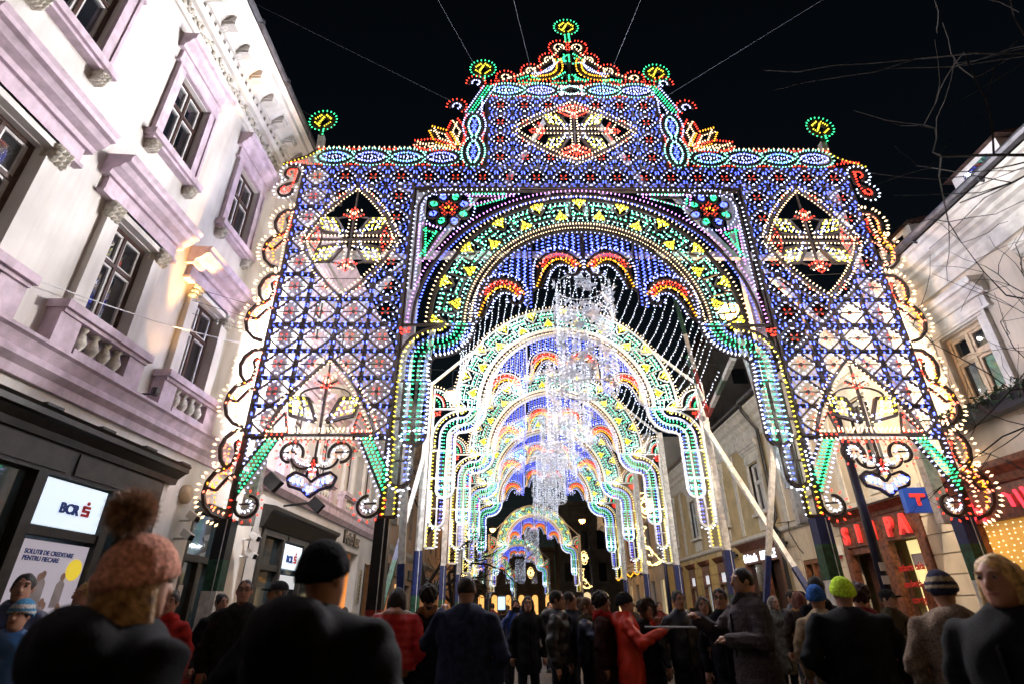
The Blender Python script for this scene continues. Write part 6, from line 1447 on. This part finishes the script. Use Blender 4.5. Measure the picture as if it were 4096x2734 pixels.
# --- left side by the shops
person(-3.26, 7.0, 1.84, .35, 'man with cropped hair and glasses facing us by the cream wall', coat=(.015,.014,.014), hair=('crop',(.012,.009,.007)), glasses=True)
person(-2.98, 7.3, 1.83, -.9, 'man in a dark cap looking left beside the cropped man', coat=DK, hat=('cap',(.03,.032,.04)), hair=('short',(.12,.11,.10)))
person(-4.2, 8.4, 1.72, .9, 'small dark haired person looking down by the doorway', coat=DK, hair=('bun',(.012,.009,.007)))
person(-3.82, 6.5, 1.70, .25, 'girl in a red coat and red scarf with her hand at her chest', coat=(.34,.02,.016), hair=('bun',(.02,.012,.008)), scarf=(.45,.025,.02), arms=('chest','down'), clen=.55)
person(-4.41, 6.0, 1.78, -.5, 'older blonde woman in a pink coat and white scarf by the poster', coat=(.52,.25,.25), hair=('short',(.42,.27,.10)), scarf=(.62,.55,.55), clen=.6)
person(-4.75, 5.6, 1.83, .6, 'dark haired man before the poster, looking right, in a navy jacket', coat=(.02,.035,.09), ck='nylon', hair=('short',(.012,.009,.007)), hood=True)
person(-4.35, 5.2, 1.58, .3, 'short person in a light blue hood in front of the man by the poster', coat=(.03,.10,.26), ck='nylon', hair=('short',(.02,.014,.01)), hat=('beanie',(.08,.26,.45),(.5,.5,.5)))
# --- right side strollers
person(4.70, 11.0, 1.72, .2, 'woman in a grey coat with pale hair walking past the parlour', coat=(.12,.12,.11), clen=.5, hair=('bob',(.22,.2,.18)))
person(5.05, 11.0, 1.82, .3, 'man in a navy jacket and pale jeans right of the grey coat', coat=(.02,.024,.045), hair=('short',(.012,.009,.007)), trou=(.30,.34,.42), ck='nylon')
person(4.78, 10.2, 1.78, 3.0, 'woman with dark red hair and fur collar from behind, by the long strut', coat=(.03,.022,.02), hair=('bob',(.10,.02,.012)), scarf=(.30,.17,.07))
person(5.7, 12.0, 1.82, .1, 'man in a dark cap behind the strollers', coat=DK, hat=('cap',(.02,.02,.03)))
person(5.3, 6.3, 1.72, .2, 'dark figure at the far right edge', coat=DK, hair=('short',(.02,.012,.008)))
# --- crowd farther off: a few bodies, each placed several times
bases = [person(.9, 17, 1.72, .3, 'x', coat=DK, lod=1, group='distant crowd in the street'), person(-1.6, 16.5, 1.66, 3.0, 'x', coat=NV, hair=('long',(.02,.014,.01)), lod=1, group='distant crowd in the street'),
         person(2.9, 15.8, 1.76, 3.3, 'x', coat=(.05,.045,.04), hat=('beanie',(.02,.02,.02)), lod=1, group='distant crowd in the street'), person(3.9, 16.6, 1.7, .1, 'x', coat=(.10,.018,.018), lod=1, group='distant crowd in the street')]
CR = [(.55,21),(1.5,24),(2.4,21),(-.9,22),(-1.9,25),(-2.6,19.5),(3.4,23),(4.2,20),(.1,26),(1.0,29),(-.6,30),(2.2,31),(3.0,28),(5.2,24),(-2.2,33),(.4,36),(1.6,38),(2.8,40),(-1.2,41),(4.4,33),(5.0,40),(-.2,46),(1.2,50),(2.4,54),(3.6,48),(-3.0,24),(-3.6,21),(6.0,19),(6.6,23),(-4.6,16.5)]
CL = ['dark coated person in the distant crowd', 'person with long hair in the distant crowd', 'person in beanie and brown coat in the distant crowd', 'person in a dark red coat in the distant crowd']
for b, l in zip(bases, CL): b['label'] = l
for i, (x, y) in enumerate(CR):
    c = copy_tree(bases[i % 4]); c.location = (x+RNG.normal()*.2, y, GZ); c.rotation_euler = (0,0,[.2,3.0][RNG.randint(2)]+RNG.normal()*.5); k = .94+RNG.rand()*.1; c.scale = (k,k,k)
    c['label'] = CL[i % 4].replace('the distant crowd', 'the crowd at %s %s' % ('left' if x < -.8 else 'right' if x > 2.5 else 'centre', 'just behind the front group' if y < 22 else 'under the third arch' if y < 27 else 'under the farther arches' if y < 36 else 'past the near arches'))
# ------------------------------------------------------------------ small things in hands, and the dog
def slab(name, p, q, w, d, mats, label, cat):
    t = thing(name, p, label, cat); mb = MB(); mb.beam(p, q, w, d); part('body', mb, mats[0], t); return t
ph = slab('phone', (-.165,5.91,1.60), (-.165,5.90,1.735), .085, .012, [M_black], 'phone with a lit screen held up by the large man in navy', 'phone')
mb = MB(); mb.box((-.20,5.888,1.61), (-.13,5.8925,1.725)); part('screen', mb, emat('phone_screen', (.6,.8,1.0), 1.4), ph)
mb = MB()
ss = thing('selfie_stick', (1.80,6.42,1.44), 'thin silver selfie stick held level by the tall man', 'selfie stick'); mb.tube([(2.0,6.32,1.44),(1.36,6.55,1.44)], .010, 6); part('rod', mb, mat('bright_alloy', (.8,.8,.82), .2, .6, var=0), ss)
mb = MB(); mb.tube([(2.06,6.30,1.44),(1.92,6.35,1.44)], .017, 8); part('grip', mb, M_black, ss)
ac = thing('action_camera', (2.0,6.9,1.5), 'small grey action camera in front of the smiling woman', 'camera'); mb = MB(); mb.box((1.96,6.85,1.52), (2.07,6.9,1.62)); part('case', mb, M_steel, ac); mb = MB(); mb.lathe([(.02,0),(.022,.02)], (2.02,6.84,1.57), 10, axis='y'); part('lens', mb, M_black, ac)
cm = thing('phone', (-.05,11.25,1.6), 'bright phone held before the face of the person in blue', 'phone'); mb = MB(); mb.box((-.11,11.24,1.57), (.03,11.255,1.66)); part('body', mb, M_black, cm); mb = MB(); mb.box((-.10,11.256,1.575), (.02,11.259,1.655)); part('screen', mb, MATS['phone_screen'], cm)
bg = thing('carrier_bag', (4.25,6.9,.5), 'translucent pale carrier bag hanging beside the red coat', 'bag'); mb = MB(); mb.smooth = True; mb.lathe([(.02,0),(.13,.03),(.16,.15),(.13,.30),(.05,.38)], (4.3,6.7,.32), 9); part('sack', mb, mat('bag_film', (.35,.33,.38), .35, var=.3, scale=12, bump=.6, bscale=25), bg); mb = MB(); mb.tube([(4.27,6.7,.69),(4.26,6.72,.84),(4.3,6.7,.69)], .008, 4); part('handle', mb, MATS['bag_film'], bg)
def dog(x, y):
    t = thing('dog', (x, y, GZ), 'small brown dog standing beside the grey haired woman', 'dog'); g = G3(axis(-.36,.34,.013), axis(-.11,.11,.013), axis(-.01,.42,.013))
    F = uni([g.ell((.02,0,.235),(.15,.068,.075)), g.ell((-.08,0,.235),(.085,.075,.09)), g.cap((-.12,0,.27),(-.19,0,.335),.05,.045), g.ell((-.215,0,.35),(.055,.048,.047)), g.cap((-.24,0,.34),(-.30,0,.325),.027,.02)], .03)
    for sx in (-1,1):
        F = smin(F, g.cap((-.10,sx*.045,.2),(-.105,sx*.045,.02),.03,.017), .02); F = smin(F, g.cap((.13,sx*.045,.21),(.10,sx*.045,.13),.042,.024), .02); F = smin(F, g.cap((.10,sx*.045,.13),(.145,sx*.045,.08),.022,.017), .01); F = smin(F, g.cap((.145,sx*.045,.08),(.135,sx*.045,.015),.017,.018), .01)
        F = smin(F, g.cap((-.21,sx*.038,.385),(-.205,sx*.05,.345),.016,.02), .01)
    F = smin(F, g.cap((.16,0,.26),(.25,0,.36),.02,.012), .02); V, Q = surfnet(F, g.xs, g.ys, g.zs); tomesh('body', V, Q, 1.0, [fab((.22,.09,.035), 'hair')], t)
    for sx in (-1,1): mb = MB(); mb.ball((-.255,sx*.03,.362), .008, 5); link('eye', mb.mesh('eye'), [M_black], t)
    mb = MB(); mb.ball((-.322,0,.33), .011, 5); link('nose', mb.mesh('nose'), [M_black], t)
    mb = MB(); mb.tube([(-.15+.0*a,.062*math.cos(a),.30+.062*math.sin(a)) for a in np.linspace(0,2*PI,13)], .008, 5); link('collar', mb.mesh('collar'), [M_red], t)
dog(-.78, 13.9)
